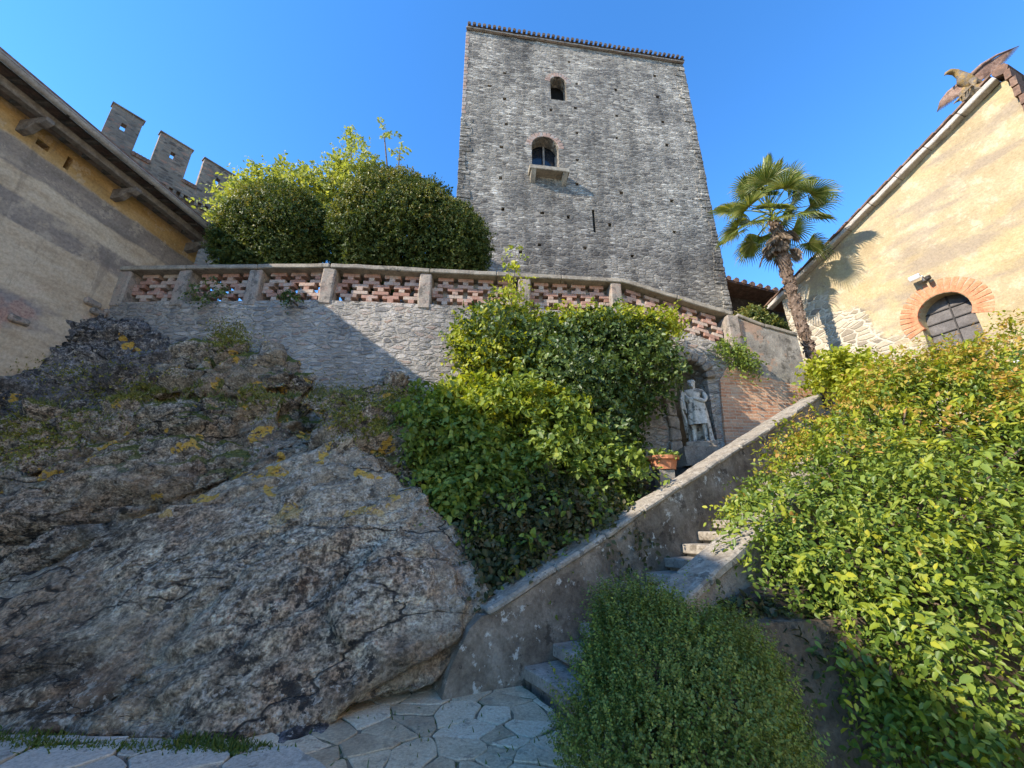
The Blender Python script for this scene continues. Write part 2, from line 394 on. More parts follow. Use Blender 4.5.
M_fibre = weathered('palm_fibre', [(.3, (.06,.04,.028)), (.5, (.14,.095,.065)), (.7, (.26,.19,.14))], 9, .9, .03)
M_soil = weathered('soil', [(.3, (.02,.015,.01)), (.6, (.055,.042,.03))], 4, .8, .04, ((.1,.08,.055), 9, .6, .6))
M_ground = weathered('pale_gravel', [(.3, (.36,.31,.24)), (.5, (.44,.385,.3)), (.7, (.5,.445,.36))], 2, .6, .03, ((.3,.25,.19), 1.2, .52, .8))
M_terrace = weathered('terrace_earth', [(.3, (.09,.075,.05)), (.6, (.16,.13,.09))], 2, .6, .03, ((.05,.07,.02), 1.2, .5, .8))
M_path = weathered('flagstone', [(.3, (.27,.235,.185)), (.5, (.41,.365,.295)), (.7, (.51,.46,.385))], 2.2, .5, .012, ((.13,.12,.105), 5, .55, .6), ((.28,.24,.225), 1.1, .55, .6), fine=40)
M_slab = weathered('grey_slab', [(.3, (.23,.225,.205)), (.5, (.34,.33,.3)), (.7, (.43,.415,.375))], 3, .5, .01, ((.11,.12,.1), 6, .56, .6))

def left_plaster():
    m = Mat('banded_plaster', .92, .15); x, y, z = m.xyz()
    along = m.node('ShaderNodeCombineXYZ', {0: m.math('MULTIPLY', x, .5), 1: m.math('MULTIPLY', y, .55), 2: m.math('MULTIPLY', z, 2.0)}).outputs[0]
    n = m.noise(m.pos, 1.4, 7, .68); s = m.noise(along, 1.5, 7, .7); f = m.noise(m.pos, 20, 5, .7)
    zz = m.math('ADD', z, m.math('MULTIPLY', m.math('SUBTRACT', n, .5), .22))
    och = m.ramp(s, [(.3, (.3,.18,.07)), (.5, (.42,.27,.11)), (.7, (.48,.34,.18))])
    gry = m.ramp(s, [(.3, (.17,.14,.115)), (.5, (.25,.205,.165)), (.7, (.36,.29,.215))])
    pal = m.ramp(s, [(.3, (.32,.235,.15)), (.48, (.47,.365,.245)), (.7, (.57,.475,.345))])
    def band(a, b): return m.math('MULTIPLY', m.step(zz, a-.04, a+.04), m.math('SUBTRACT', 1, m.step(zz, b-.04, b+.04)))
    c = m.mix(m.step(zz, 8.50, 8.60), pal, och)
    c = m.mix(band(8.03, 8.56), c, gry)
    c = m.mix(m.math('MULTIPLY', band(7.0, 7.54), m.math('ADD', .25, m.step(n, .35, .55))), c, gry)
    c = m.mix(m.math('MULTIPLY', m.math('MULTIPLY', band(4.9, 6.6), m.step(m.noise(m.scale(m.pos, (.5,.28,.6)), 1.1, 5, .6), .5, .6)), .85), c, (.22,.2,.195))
    # bare brick showing through low on the wall
    rd = m.math('MULTIPLY', m.step(m.noise(m.pos, .9, 4, .55), .53, .6), m.math('SUBTRACT', 1, m.step(zz, 5.1, 6.3)))
    c = m.mix(m.math('MULTIPLY', rd, .8), c, m.ramp(f, [(.35, (.33,.17,.12)), (.65, (.48,.3,.22))]))
    c = m.mix(m.math('MULTIPLY', m.step(m.noise(m.pos, 2.4, 9, .74), .55, .575), .4), c, (.5,.41,.3)); c = m.mix(m.math('MULTIPLY', m.step(m.noise(m.scale(m.pos, (2,2,.35)), 1.5, 7, .7), .56, .63), .35), c, (.14,.115,.09))
    c = m.mix(.45, c, m.ramp(f, [(.3, .25), (.7, .78)]), 'OVERLAY')
    h = m.math('ADD', m.math('MULTIPLY', n, .8), m.math('ADD', m.math('MULTIPLY', f, .35), m.math('MULTIPLY', s, .5)))
    return m.done(c, m.bump(h, .6, .03))
M_leftwall = left_plaster()

GAX = Vector((.34, -.94, 0)).normalized(); GN = Vector((-.94, -.34, 0)).normalized(); G0 = Vector((9.4, 11, 0))
def gable_plaster():
    m = Mat('cream_plaster', .92, .15); fr, u, q, z = m.frame(GAX)
    k = m.math('SUBTRACT', u, GAX.x*9.4 + GAX.y*11)                       # metres along the gable
    v = m.distort(m.scale(fr, (3.2, 3.2, 6.5)), 1.2, .35)
    e = m.vor(v, 1, 'DISTANCE_TO_EDGE', 'Distance', .9); sep = m.node('ShaderNodeSeparateColor', {0: m.vor(v, 1, 'F1', 'Color', .9)})
    stone = m.ramp(sep.outputs[0], [(0, (.24,.2,.15)), (.5, (.38,.32,.23)), (1, (.47,.4,.29))])
    stone = m.mix(m.step(e, .03, .1), (.5,.44,.34), stone)
    n = m.noise(m.pos, 1.3, 7, .66); f = m.noise(m.pos, 22, 5, .7)
    st = m.noise(m.scale(fr, (.55, .55, 1.9)), 1.0, 6, .62)
    pl = m.ramp(n, [(.3, (.32,.24,.135)), (.5, (.4,.315,.185)), (.7, (.46,.38,.24))])
    pl = m.mix(m.math('MULTIPLY', m.step(m.noise(m.pos, 2.6, 9, .72), .54, .57), .35), pl, (.5,.43,.31))
    pl = m.mix(m.math('MULTIPLY', m.step(st, .47, .62), .85), pl, (.3,.235,.165))
    pl = m.mix(m.math('MULTIPLY', m.step(m.noise(m.pos, .8, 5, .6), .5, .62), .45), pl, (.44,.345,.165))
    edge = m.math('ADD', m.math('ADD', m.math('MULTIPLY', k, 1.0), m.math('MULTIPLY', m.math('SUBTRACT', z, 7.0), .75)), m.math('MULTIPLY', m.math('SUBTRACT', n, .5), 3.2))
    mask = m.step(edge, .9, 1.25)
    c = m.mix(mask, stone, pl); c = m.mix(.4, c, m.ramp(f, [(.3, .28), (.7, .75)]), 'OVERLAY')
    h = m.math('ADD', m.math('MULTIPLY', m.math('MULTIPLY', m.step(e, 0, .2), m.math('SUBTRACT', 1, mask)), 1.2), m.math('ADD', m.math('MULTIPLY', n, .6), m.math('MULTIPLY', f, .4)))
    return m.done(c, m.bump(h, .7, .035))
M_gable = gable_plaster()

def rock_mat(name, dark, mid, light, tint, mossamt, lichen, seed, brown=.5):
    m = Mat(name, .88, .25)
    sx = m.node('ShaderNodeMapping', {'Vector': m.pos, 'Location': (seed, 0, 0), 'Rotation': (0, math.radians(27), 0), 'Scale': (.6, .8, 1.45)}).outputs[0]
    n1 = m.noise(sx, 1.0, 10, .7, .5); n2 = m.noise(m.pos, 4.5, 10, .74, .2); f = m.noise(m.pos, 34, 3, .6); f2 = m.noise(m.pos, 13, 5, .7, .3)
    c = m.ramp(n1, [(.36, dark), (.46, mid), (.55, mid), (.64, light)])
    c = m.mix(m.math('MULTIPLY', m.step(m.noise(m.pos, .8, 6, .62), .49, .56), brown), c, tint)
    c = m.mix(m.math('MULTIPLY', m.step(n2, .46, .38), .8), c, dark)
    c = m.mix(m.math('MULTIPLY', m.step(n2, .55, .62), .7), c, light)
    smooth_ = m.step(m.noise(m.pos, .55, 3, .5), .42, .58)
    c = m.mix(m.math('ADD', .35, m.math('MULTIPLY', smooth_, .55)), c, m.ramp(f2, [(.38, .12), (.5, .5), (.62, .86)]), 'OVERLAY')
    c = m.mix(m.math('ADD', .4, m.math('MULTIPLY', smooth_, .35)), c, m.ramp(f, [(.36, .12), (.5, .5), (.64, .88)]), 'OVERLAY')
    pale = m.math('MULTIPLY', m.step(m.noise(m.pos, 11, 6, .7), .54, .58), m.math('ADD', .25, m.step(m.noise(sx, .9, 4, .6), .45, .55)), clamp=True)
    c = m.mix(m.math('MULTIPLY', pale, .7), c, m.ramp(f, [(.35, (.32,.275,.215)), (.6, (.68,.6,.49))]))            # pale lichen crust
    blk = m.math('MULTIPLY', m.step(m.noise(m.pos, 3.4, 8, .74), .555, .585), m.math('ADD', .15, m.step(m.noise(m.pos, .6, 3, .6), .47, .57)), clamp=True)
    c = m.mix(m.math('MULTIPLY', blk, .88), c, (.028,.026,.024))                         # black lichen
    cr = m.vor(m.distort(m.distort(sx, 1.1, 1.0), 5, .18), .75, 'DISTANCE_TO_EDGE'); cr2 = m.vor(m.distort(m.distort(sx, 2.2, .8), 8, .12), 2.1, 'DISTANCE_TO_EDGE')
    c = m.mix(m.math('MULTIPLY', m.math('MULTIPLY', m.step(cr, .016, .004), m.step(m.noise(m.pos, .7, 3, .6), .44, .54)), .9), c, (.02,.018,.016)); c = m.mix(m.math('MULTIPLY', m.math('MULTIPLY', m.step(cr2, .022, .006), m.step(n1, .44, .38)), .8), c, (.025,.022,.02))
    zz = m.z()
    ol = m.math('MULTIPLY', m.step(m.noise(m.pos, 1.9, 3, .5), lichen, lichen+.012), m.step(m.noise(m.pos, 11, 4, .6), .44, .47))
    ol = m.math('MULTIPLY', ol, m.step(zz, 1.3, 2.0))
    c = m.mix(m.math('MULTIPLY', ol, .92), c, m.ramp(f, [(.3, (.5,.27,.04)), (.7, (.72,.47,.09))]))
    nz = m.node('ShaderNodeSeparateXYZ', {0: m.geo.outputs['Normal']}).outputs[2]
    ms = m.math('ADD', m.math('MULTIPLY', nz, .75), m.math('MULTIPLY', m.math('SUBTRACT', n2, .5), 1.8))
    ms = m.math('ADD', ms, m.math('MULTIPLY', m.math('SUBTRACT', m.noise(m.pos, 1.1, 4, .6), .5), 2.0))
    ms = m.math('MULTIPLY', m.step(ms, mossamt, mossamt+.12), m.step(zz, 1.7, 2.8))
    c = m.mix(ms, c, m.ramp(f, [(.3, (.05,.055,.014)), (.5, (.13,.135,.03)), (.7, (.24,.23,.07))]))
    h = m.math('ADD', m.math('MULTIPLY', n2, 1.2), m.math('ADD', m.math('MULTIPLY', f, .5), m.math('MULTIPLY', n1, .9)))
    b = m.bump(h, 1.0, .09)
    b = m.bump(m.math('MULTIPLY', m.step(cr, .0, .03), m.step(cr2, -.02, .03)), .8, .04, b)
    return m.done(c, b)
M_boulder = rock_mat('boulder_rock', (.115,.088,.06), (.34,.272,.186), (.52,.44,.32), (.33,.205,.125), 1.05, .60, 0)
M_outcrop = rock_mat('outcrop_rock', (.08,.064,.047), (.295,.242,.175), (.53,.455,.345), (.32,.22,.148), .42, .605, 5)
M_blue = rock_mat('dark_rock', (.05,.045,.043), (.14,.13,.125), (.28,.265,.25), (.12,.11,.11), 1.3, .66, 9)

L_creeper = leafmat('creeper_leaf', [(0, (.045,.085,.014)), (.35, (.11,.17,.025)), (.7, (.205,.265,.038)), (1, (.3,.32,.055))], .45, .3)
L_tip = leafmat('creeper_tip_leaf', [(0, (.2,.25,.025)), (.4, (.36,.3,.04)), (.75, (.46,.25,.07)), (1, (.5,.34,.06))], .5, .35)
L_yellow = leafmat('yellow_green_leaf', [(0, (.17,.23,.02)), (.5, (.3,.34,.03)), (1, (.45,.42,.045))], .5, .4)
L_box = leafmat('box_leaf', [(0, (.06,.09,.018)), (.45, (.12,.165,.03)), (.8, (.185,.23,.045)), (1, (.28,.3,.075))], .45, .25)
L_ivy = leafmat('dark_ivy_leaf', [(0, (.03,.055,.015)), (.5, (.065,.105,.024)), (.85, (.12,.165,.034)), (1, (.2,.23,.045))], .42, .22, .35)
L_light = leafmat('light_leaf', [(0, (.07,.115,.022)), (.4, (.15,.21,.038)), (.8, (.24,.3,.05)), (1, (.33,.36,.065))], .5, .35)
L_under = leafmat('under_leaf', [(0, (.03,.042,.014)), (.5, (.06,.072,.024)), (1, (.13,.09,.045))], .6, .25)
L_hedge = leafmat('hedge_leaf', [(0, (.03,.05,.014)), (.5, (.065,.092,.02)), (.85, (.115,.13,.03)), (1, (.17,.16,.045))], .55, .25, .2)
L_hedgesuntip = leafmat('sunlit_hedge_tip_leaf', [(0, (.12,.15,.03)), (.55, (.21,.21,.048)), (1, (.3,.22,.08))], .4, .25)  # brownish shoot tips, brightened to put sunlight into the hedge tops
L_tree = leafmat('pale_tree_leaf', [(0, (.17,.2,.035)), (.5, (.28,.3,.06)), (1, (.38,.37,.1))], .5, .45)
L_palm = leafmat('palm_leaf', [(0, (.07,.1,.02)), (.5, (.16,.19,.038)), (1, (.32,.31,.1))], .4, .3, .3)
L_dead = leafmat('dead_palm_leaf', [(0, (.12,.085,.055)), (.5, (.22,.165,.12)), (1, (.33,.26,.2))], .8, .15)
L_grass = leafmat('grass_blade', [(0, (.05,.085,.016)), (.5, (.09,.14,.025)), (1, (.17,.19,.05))], .6, .3)
L_dry = leafmat('dry_grass_blade', [(0, (.1,.13,.03)), (.5, (.2,.22,.07)), (1, (.34,.3,.15))], .7, .3)
L_moss = leafmat('moss_tuft', [(0, (.08,.085,.016)), (.5, (.18,.185,.034)), (1, (.33,.31,.075))], .8, .1)
L_litter = leafmat('fallen_leaf', [(0, (.08,.05,.03)), (.5, (.16,.1,.06)), (1, (.26,.19,.1))], .8, .1)

# ------------------------------------------------------------------ ground and terraces
Z = Vector((0, 0, 1)); X = Vector((1, 0, 0)); Y = Vector((0, 1, 0))
SO = Vector((-.28, 4.7, 0)); SA = Vector((.891, .453, 0)).normalized(); SPD = Vector((SA.y, -SA.x, 0))   # stair foot, way up, right-hand side
def st(s, w_, z): return SO + SA*s + SPD*w_ + Z*z
SL = .446
g = MB(); g.add([(-300,-300,-.25), (300,-300,-.25), (300,300,-.25), (-300,300,-.25)], [(0,1,2,3)])
tag(g.build('ground', M_ground), kind='structure')
WP = [Vector(p) for p in ((-9.45, 8.17, 0), (-4.3, 8.06, 0), (-1.99, 8.26, 0), (2.72, 8.69, 0), (5.46, 8.9, 0), (7.14, 9.1, 0))]
t = MB(); outl = [WP[0]+Y*.55, WP[1]+Y*.55, WP[2]+Y*.55, WP[3]+Y*.55, WP[4]+Y*.55, Vector((7.0, 9.65, 0)), Vector((9.3, 12.2, 0)), Vector((30, 12.2, 0)), Vector((30, 45, 0)), Vector((-30, 45, 0)), Vector((-30, 9.9, 0)), Vector((-9.45, 9.9, 0))]
t.prism([(p.x, p.y) for p in outl], (0,0,6.15), X, Y, Z, 6.3)
tag(t.build('terrace', M_terrace), kind='structure')
# the planted slope between the stair and the retaining wall
t = MB(); vs = []; S_ = [0, 1, 2, 3, 4, 5, 6, 7, 7.9]; W_ = [-.2, -1.2, -2.2, -3.2, -4.4]
for s in S_:
    for w_ in W_: vs.append(st(s, w_, .2 + SL*s - .1*w_ + random.uniform(-.06, .06)))
n = len(W_); t.add(vs, [(i*n+j, i*n+j+1, (i+1)*n+j+1, (i+1)*n+j) for i in range(len(S_)-1) for j in range(n-1)])
tag(t.build('planted_slope', M_soil, seglen=.25, amp=.06), kind='structure')
# the bank on the right of the stair
def bankz(p): return 0.95 + max(0, min(p[1]-3.95, 4.5))*.57
B = [Vector((1.95, 4.0, 0)), Vector((14, 4.0, 0)), Vector((14, 12.1, 0)), Vector((9.0, 12.1, 0)), Vector((6.95, 9.7, 0)), Vector((6.95, 9.1, 0)), st(7.75, 0, 0), st(7.75, 1.6, 0)]
t = MB(); bmz = [Vector((p.x, p.y, 0)) for p in B]
t.prism([(p.x, p.y) for p in bmz], (0,0,.9), X, Y, Z, 1.2)
b = t.bm(); bmesh.ops.triangulate(b, faces=b.faces); roughen(b, .6, 0.0)
for v in b.verts:
    if v.co.z > .85: v.co.z = bankz(v.co) + mnoise.noise(v.co*1.3)*.08
me = bpy.data.meshes.new('bank'); b.to_mesh(me); b.free(); tag(link_mesh('bank', me, M_soil), kind='structure')

# ------------------------------------------------------------------ paving
def clip(poly, nx, ny, c):
    out = []
    for i in range(len(poly)):
        a, b_ = poly[i], poly[(i+1) % len(poly)]; da = a[0]*nx+a[1]*ny-c; db = b_[0]*nx+b_[1]*ny-c
        if da <= 0: out.append(a)
        if (da < 0) != (db < 0) and abs(da-db) > 1e-9:
            f = da/(da-db); out.append((a[0]+(b_[0]-a[0])*f, a[1]+(b_[1]-a[1])*f))
    return out
def inset(poly, d):
    out = poly; n = len(poly)
    ar = sum(poly[i][0]*poly[(i+1) % n][1]-poly[(i+1) % n][0]*poly[i][1] for i in range(n)); sg = 1 if ar > 0 else -1
    for i in range(n):
        a, b_ = poly[i], poly[(i+1) % n]; l = math.hypot(b_[0]-a[0], b_[1]-a[1])
        if l < 1e-5: continue
        nx, ny = sg*(b_[1]-a[1])/l, -sg*(b_[0]-a[0])/l
        out = clip(out, nx, ny, nx*a[0]+ny*a[1]-d)
        if len(out) < 3: return []
    return out
def paving_mat(name, cols, sp):
    m = Mat(name, .85, .3); r = m.geo.outputs['Random Per Island']; n1 = m.noise(m.pos, 3.5, 8, .7, .4); f = m.noise(m.pos, 38, 6, .75)
    c = m.ramp(m.math('ADD', m.math('MULTIPLY', r, .6), m.math('MULTIPLY', m.math('SUBTRACT', n1, .3), 1.0), clamp=True), cols)
    c = m.mix(.6, c, m.ramp(f, [(.3, .2), (.7, .85)]), 'OVERLAY')
    c = m.mix(m.math('MULTIPLY', m.step(m.noise(m.pos, 6, 8, .78), .55, .62), .6), c, sp)
    h = m.math('ADD', m.math('MULTIPLY', n1, 1.2), m.math('MULTIPLY', f, .5)); return m.done(c, m.bump(h, .8, .025))
M_path = paving_mat('flagstone', [(0, (.27,.195,.12)), (.35, (.46,.355,.225)), (.6, (.57,.455,.305)), (1, (.66,.545,.39))], (.19,.155,.115))
M_slab = paving_mat('grey_slab', [(0, (.26,.225,.18)), (.5, (.42,.37,.295)), (1, (.55,.49,.4))], (.17,.155,.125))
def stones(name, outline, sites, mat, top, gap, thick=.1, keepz=.012):
    mb = MB(); bmm = bmesh.new(); rr = random.Random(3)
    for i, s in enumerate(sites):
        poly = list(outline)
        for j, q in enumerate(sites):
            if i == j: continue
            nx, ny = q[0]-s[0], q[1]-s[1]; l = math.hypot(nx, ny)
            if l > 3: continue
            poly = clip(poly, nx/l, ny/l, ((q[0]+s[0])/2*nx + (q[1]+s[1])/2*ny)/l)
            if len(poly) < 3: break
        if len(poly) < 3: continue
        poly = inset(poly, gap*rr.uniform(.6, 1.5))
        if len(poly) < 3: continue
        # trim the corners so that the stones are worn, not cut
        for k in range(2):
            q = []
            for a, b_ in zip(poly, poly[1:]+poly[:1]):
                f1, f2 = rr.uniform(.02,.12), rr.uniform(.88,.98); q += [(a[0]+(b_[0]-a[0])*f1, a[1]+(b_[1]-a[1])*f1), (a[0]+(b_[0]-a[0])*f2, a[1]+(b_[1]-a[1])*f2)]
            poly = q if k == 0 else poly
        q = []; ph = rr.uniform(0, 50)
        for a, b_ in zip(poly, poly[1:]+poly[:1]):
            l = math.hypot(b_[0]-a[0], b_[1]-a[1]); n_ = max(1, int(l/.07))
            for k in range(n_):
                x_, y_ = a[0]+(b_[0]-a[0])*k/n_, a[1]+(b_[1]-a[1])*k/n_; v_ = mnoise.noise_vector(Vector((x_*6, y_*6, ph)))*.03
                q.append((x_+v_.x, y_+v_.y))
        poly = q; h = top + rr.uniform(-keepz, keepz); tx, ty = rr.uniform(-.012, .012), rr.uniform(-.012, .012)
        m_ = MB(); m_.prism(poly, (0,0,h), X, Y, Z, thick)
        b = m_.bm()
        for v in b.verts: v.co.z += tx*(v.co.x-s[0]) + ty*(v.co.y-s[1])
        bmesh.ops.bevel(b, geom=[e for e in b.edges if all(v.co.z > h-.05 for v in e.verts)], offset=.006, segments=1, affect='EDGES')
        me = bpy.data.meshes.new('t'); b.to_mesh(me); b.free(); bmm.from_mesh(me); bpy.data.meshes.remove(me)
    for v in bmm.verts: v.co += mnoise.noise_vector(v.co*4)*.005
    me = bpy.data.meshes.new(name); bmm.to_mesh(me); bmm.free()
    return link_mesh(name, me, mat)
pout = [(-2.3, 2.2), (.62, 2.2), (.62, 3.65), (.36, 4.35), (.1, 4.95), (-1.0, 4.95), (-1.6, 4.4), (-2.3, 3.9)]
sites = []
rr = random.Random(5)
while len(sites) < 88:
    p = (rr.uniform(-2.3, .65), rr.uniform(2.2, 5.0)); md = .09 if rr.random() < .3 else .33
    if all(math.hypot(p[0]-q[0], p[1]-q[1]) > md for q in sites): sites.append(p)
tag(stones('path', pout, sites, M_path, 0.0, .006, keepz=.005), kind='structure')
t = MB(); t.prism(pout, (0,0,-.012), X, Y, Z, .26)
tag(t.build('path_bed', weathered('path_joint', [(.3, (.11,.09,.06)), (.6, (.22,.185,.13))], 6, .8, .03, ((.06,.08,.02), 3, .5, .85)), seglen=.3, amp=.008), kind='structure')
sites = []
for r in range(5):
    for c in range(7): sites.append((-6.6 + c*.72 + (r % 2)*.3 + rr.uniform(-.1,.1) + (4-r)*.1, 3.85 - r*.36 + rr.uniform(-.05,.05)))
tag(stones('pavement', [(-6.8, 2.2), (-1.5, 2.2), (-1.2, 3.35), (-1.55, 3.62), (-2.4, 3.75), (-6.8, 4.0)], sites, M_slab, .03, .011, keepz=.006), kind='structure')

# ------------------------------------------------------------------ rocks
R = at
boulder = [
  # the great slab
  [R(-160,735,4.1), R(0,738,3.92), R(150,742,3.8), R(240,748,3.78), R(300,712,4.0), R(430,690,4.45), R(484,640,4.75), R(492,600,4.95), R(470,545,5.5),
   R(415,480,6.0), R(345,440,6.35), R(300,455,6.25), R(200,500,5.75), R(110,540,5.3), R(0,592,4.95), R(-200,660,4.7),
   Vector((-6.8,5.6,.5)), Vector((-5,6.2,-.3)), Vector((-3,7.6,2.2)), Vector((-1.4,7.6,1.8)), Vector((-.9,6.2,-.3)), Vector((-3,5.5,-.4)), R(330,690,4.2), R(200,640,4.35)],
  [R(440,545,5.0), R(470,600,4.72), R(455,650,4.5), R(390,690,4.22), R(345,640,4.3), R(360,560,4.75), R(400,520,5.2), R(330,600,4.5), Vector((-1.2,6.0,.2)), Vector((-2.0,5.6,.1)), Vector((-1.4,6.2,1.3))],
  [R(120,545,5.2), R(150,575,5.0), R(240,565,4.98), R(300,500,5.55), R(250,470,6.0), R(140,520,5.5), Vector((-3.2,6.6,1.2)), Vector((-2.4,6.4,1.2))]]
boulder = [[Vector(p) for p in h] for h in boulder]
o = hull_rock('boulder', boulder, M_boulder, .045, rock_disp)
tag(o, 'huge sloping grey boulder with orange lichen, at the foot of the slope beside the paving', 'boulder')
outcrop = [
  # dark band above the slab
  [R(-200,650,5.4), R(0,600,6.2), R(120,545,6.5), R(335,447,7.2), R(345,425,7.05), R(250,425,7.05), R(100,452,6.55), R(0,478,6.2), R(-200,530,5.8), Vector((-7,9,1)), Vector((-3,8.6,2.6)), Vector((-7,7,-.3)), Vector((-2,8,.5))],
  [R(-150,500,6.35), R(0,462,6.5), R(75,470,6.6), R(100,455,6.8), R(90,408,7.0), R(0,418,6.8), Vector((-9.3,8.2,2)), Vector((-6,8.7,3)), Vector((-9.4,7.4,3.6))],
  [R(95,450,6.75), R(190,448,6.85), R(188,405,7.0), R(100,400,7.0), Vector((-6.5,8.2,2.4)), Vector((-4.5,8.4,3)), Vector((-6,8.4,4.0))],
  [R(196,446,6.8), R(272,430,6.95), R(280,398,7.1), R(200,400,7.05), Vector((-5,8.4,2.6)), Vector((-3.4,8.5,3)), Vector((-4,8.5,4.1))],
  [R(105,397,7.25), R(180,390,7.3), R(215,390,7.3), R(205,345,7.7), R(130,345,7.7), Vector((-7.5,8.5,3.6)), Vector((-5.5,8.6,4.6)), Vector((-7,8.5,4.6))],
  [R(205,393,7.4), R(285,388,7.4), R(295,372,7.65), R(270,350,7.8), R(215,335,7.8), Vector((-6,8.6,3.8)), Vector((-4.5,8.6,4.2)), Vector((-5.5,8.5,4.9))],
  [R(330,445,6.45), R(300,395,7.2), R(390,380,7.75), R(430,420,7.5), R(420,490,6.4), R(360,460,6.3), Vector((-2.5,8.5,2)), Vector((-1.2,8.4,2)), Vector((-1.4,8.4,4.3))]]
ROUGH[0] = 1.6; BED[0] = .11
o = hull_rock('rock_outcrop', [[Vector(p) for p in h] for h in outcrop], M_outcrop, .05, rock_disp)
tag(o, 'dark banded rock outcrop with moss ledges, between the great boulder and the balustraded wall', 'rock')
o = hull_rock('rock', [[Vector(p) for p in ((R(0,385,7.0)), R(0,440,6.9), R(90,440,7.1), R(110,400,7.3), R(215,350,7.75), R(100,312,7.9), R(45,325,7.6), Vector((-9.6,8.4,3)), Vector((-6,8.6,4)), Vector((-9.6,7.2,4.0)))]], M_blue, .05, rock_disp)
tag(o, 'blue-black bare rock knob against the foot of the plastered house wall', 'rock')
ROUGH[0] = .8
o = hull_rock('flat_rock', [[R(245,744,3.8), R(300,712,4.1), R(350,736,4.0), R(335,746,3.85), R(270,752,3.75), Vector((-1.7,4.5,-.2)), Vector((-2.6,3.9,-.3)), Vector((-1.4,3.8,-.3))]], M_blue, .03, lambda p: rock_disp(p)*.4)
tag(o, 'low dark slab of rock under the overhang of the great boulder, beside the grey slabs', 'rock')

# ------------------------------------------------------------------ retaining wall with its niche
def frame2(a, b):
    ax = (b-a); L = ax.length; ax = ax.normalized(); return ax, Vector((ax.y, -ax.x, 0)), L      # along, outwards (to the viewer), length
TOPZ = [6.38, 6.38, 6.38, 6.38, 5.55]
def walltop(i, u, L): return 6.38 if i < 3 else 6.38 + (5.55-6.38)*u/L
rw = empty('retaining_wall', (-2, 8.3, 0), 'tall rubble stone retaining wall with an arched statue niche, carrying the brick lattice balustrade', 'wall')
wb = MB()
NU0, NU1, NZ, NS = .96, 1.86, 2.2, 4.75       # niche left, right, floor, spring
for i in range(4):
    a, b = WP[i], WP[i+1]; ax, nm, L = frame2(a, b)
    if i < 3:
        wb.prism([(0, -.3), (L, -.3), (L, walltop(i, L, L)), (0, walltop(i, 0, L))], a, ax, Z, nm, .55)
    else:
        r = (NU1-NU0)/2; uc = (NU0+NU1)/2
        arc = [(uc - r*math.cos(k*math.pi/10) + random.uniform(-.03,.03), NS + r*math.sin(k*math.pi/10) + random.uniform(-.04,.04)) for k in range(11)]
        m1 = 5
        wb.prism([(0,-.3), (NU0,-.3), (NU0+.02,NZ)] + arc[:m1+1] + [(uc, walltop(i,uc,L)), (0, walltop(i,0,L))], a, ax, Z, nm, .55)
        wb.prism([(NU1,-.3), (L,-.3), (L, walltop(i,L,L)), (uc, walltop(i,uc,L))] + arc[m1:] + [(NU1-.02,NZ)], a, ax, Z, nm, .55)
wb.build('wall', M_retain, rw, seglen=.22, amp=.022, nscale=2.5)
a, b = WP[3], WP[4]; ax4, nm4, L4 = frame2(a, b); uc = (NU0+NU1)/2
nb = MB(); vs = []; fs = []; ns = 12; zs = [NZ, 3.0, 4.0, NS, 5.0, 5.15, 5.25]
for zi, z in enumerate(zs):
    k_ = 1 if z <= NS else math.sqrt(max(0.02, 1-((z-NS)/.55)**2))
    for j in range(ns+1):
        th = math.pi*j/ns; vs.append(a + ax4*(uc - .5*k_*math.cos(th)) - nm4*(.25 + .62*k_*math.sin(th)) + Z*z)
nb.add(vs, [(i*(ns+1)+j, i*(ns+1)+j+1, (i+1)*(ns+1)+j+1, (i+1)*(ns+1)+j) for i in range(len(zs)-1) for j in range(ns)])
nb.build('niche_back', M_niche, rw, seglen=.2, amp=.05)
nb = MB()     # ragged stone jambs and arch stones round the niche
for k in range(9):
    th = math.pi*(k+.5)/9; c = a + ax4*(uc - .52*math.cos(th)) + Z*(NS + .52*math.sin(th)) + nm4*.02
    tx = (ax4*math.sin(th) + Z*math.cos(th)); rd = (ax4*-math.cos(th) + Z*math.sin(th))
    nb.box(c, (.075, .12, .12), (tx, rd, nm4))
for k in range(6):
    nb.box(a + ax4*(NU0-.09) + Z*(3.1+k*.28) + nm4*.015, (.12+.04*random.random(), .1, .137), (ax4, nm4, Z))
nb.build('niche_surround', M_niche, rw, bevel=.03, seglen=.09, amp=.05)

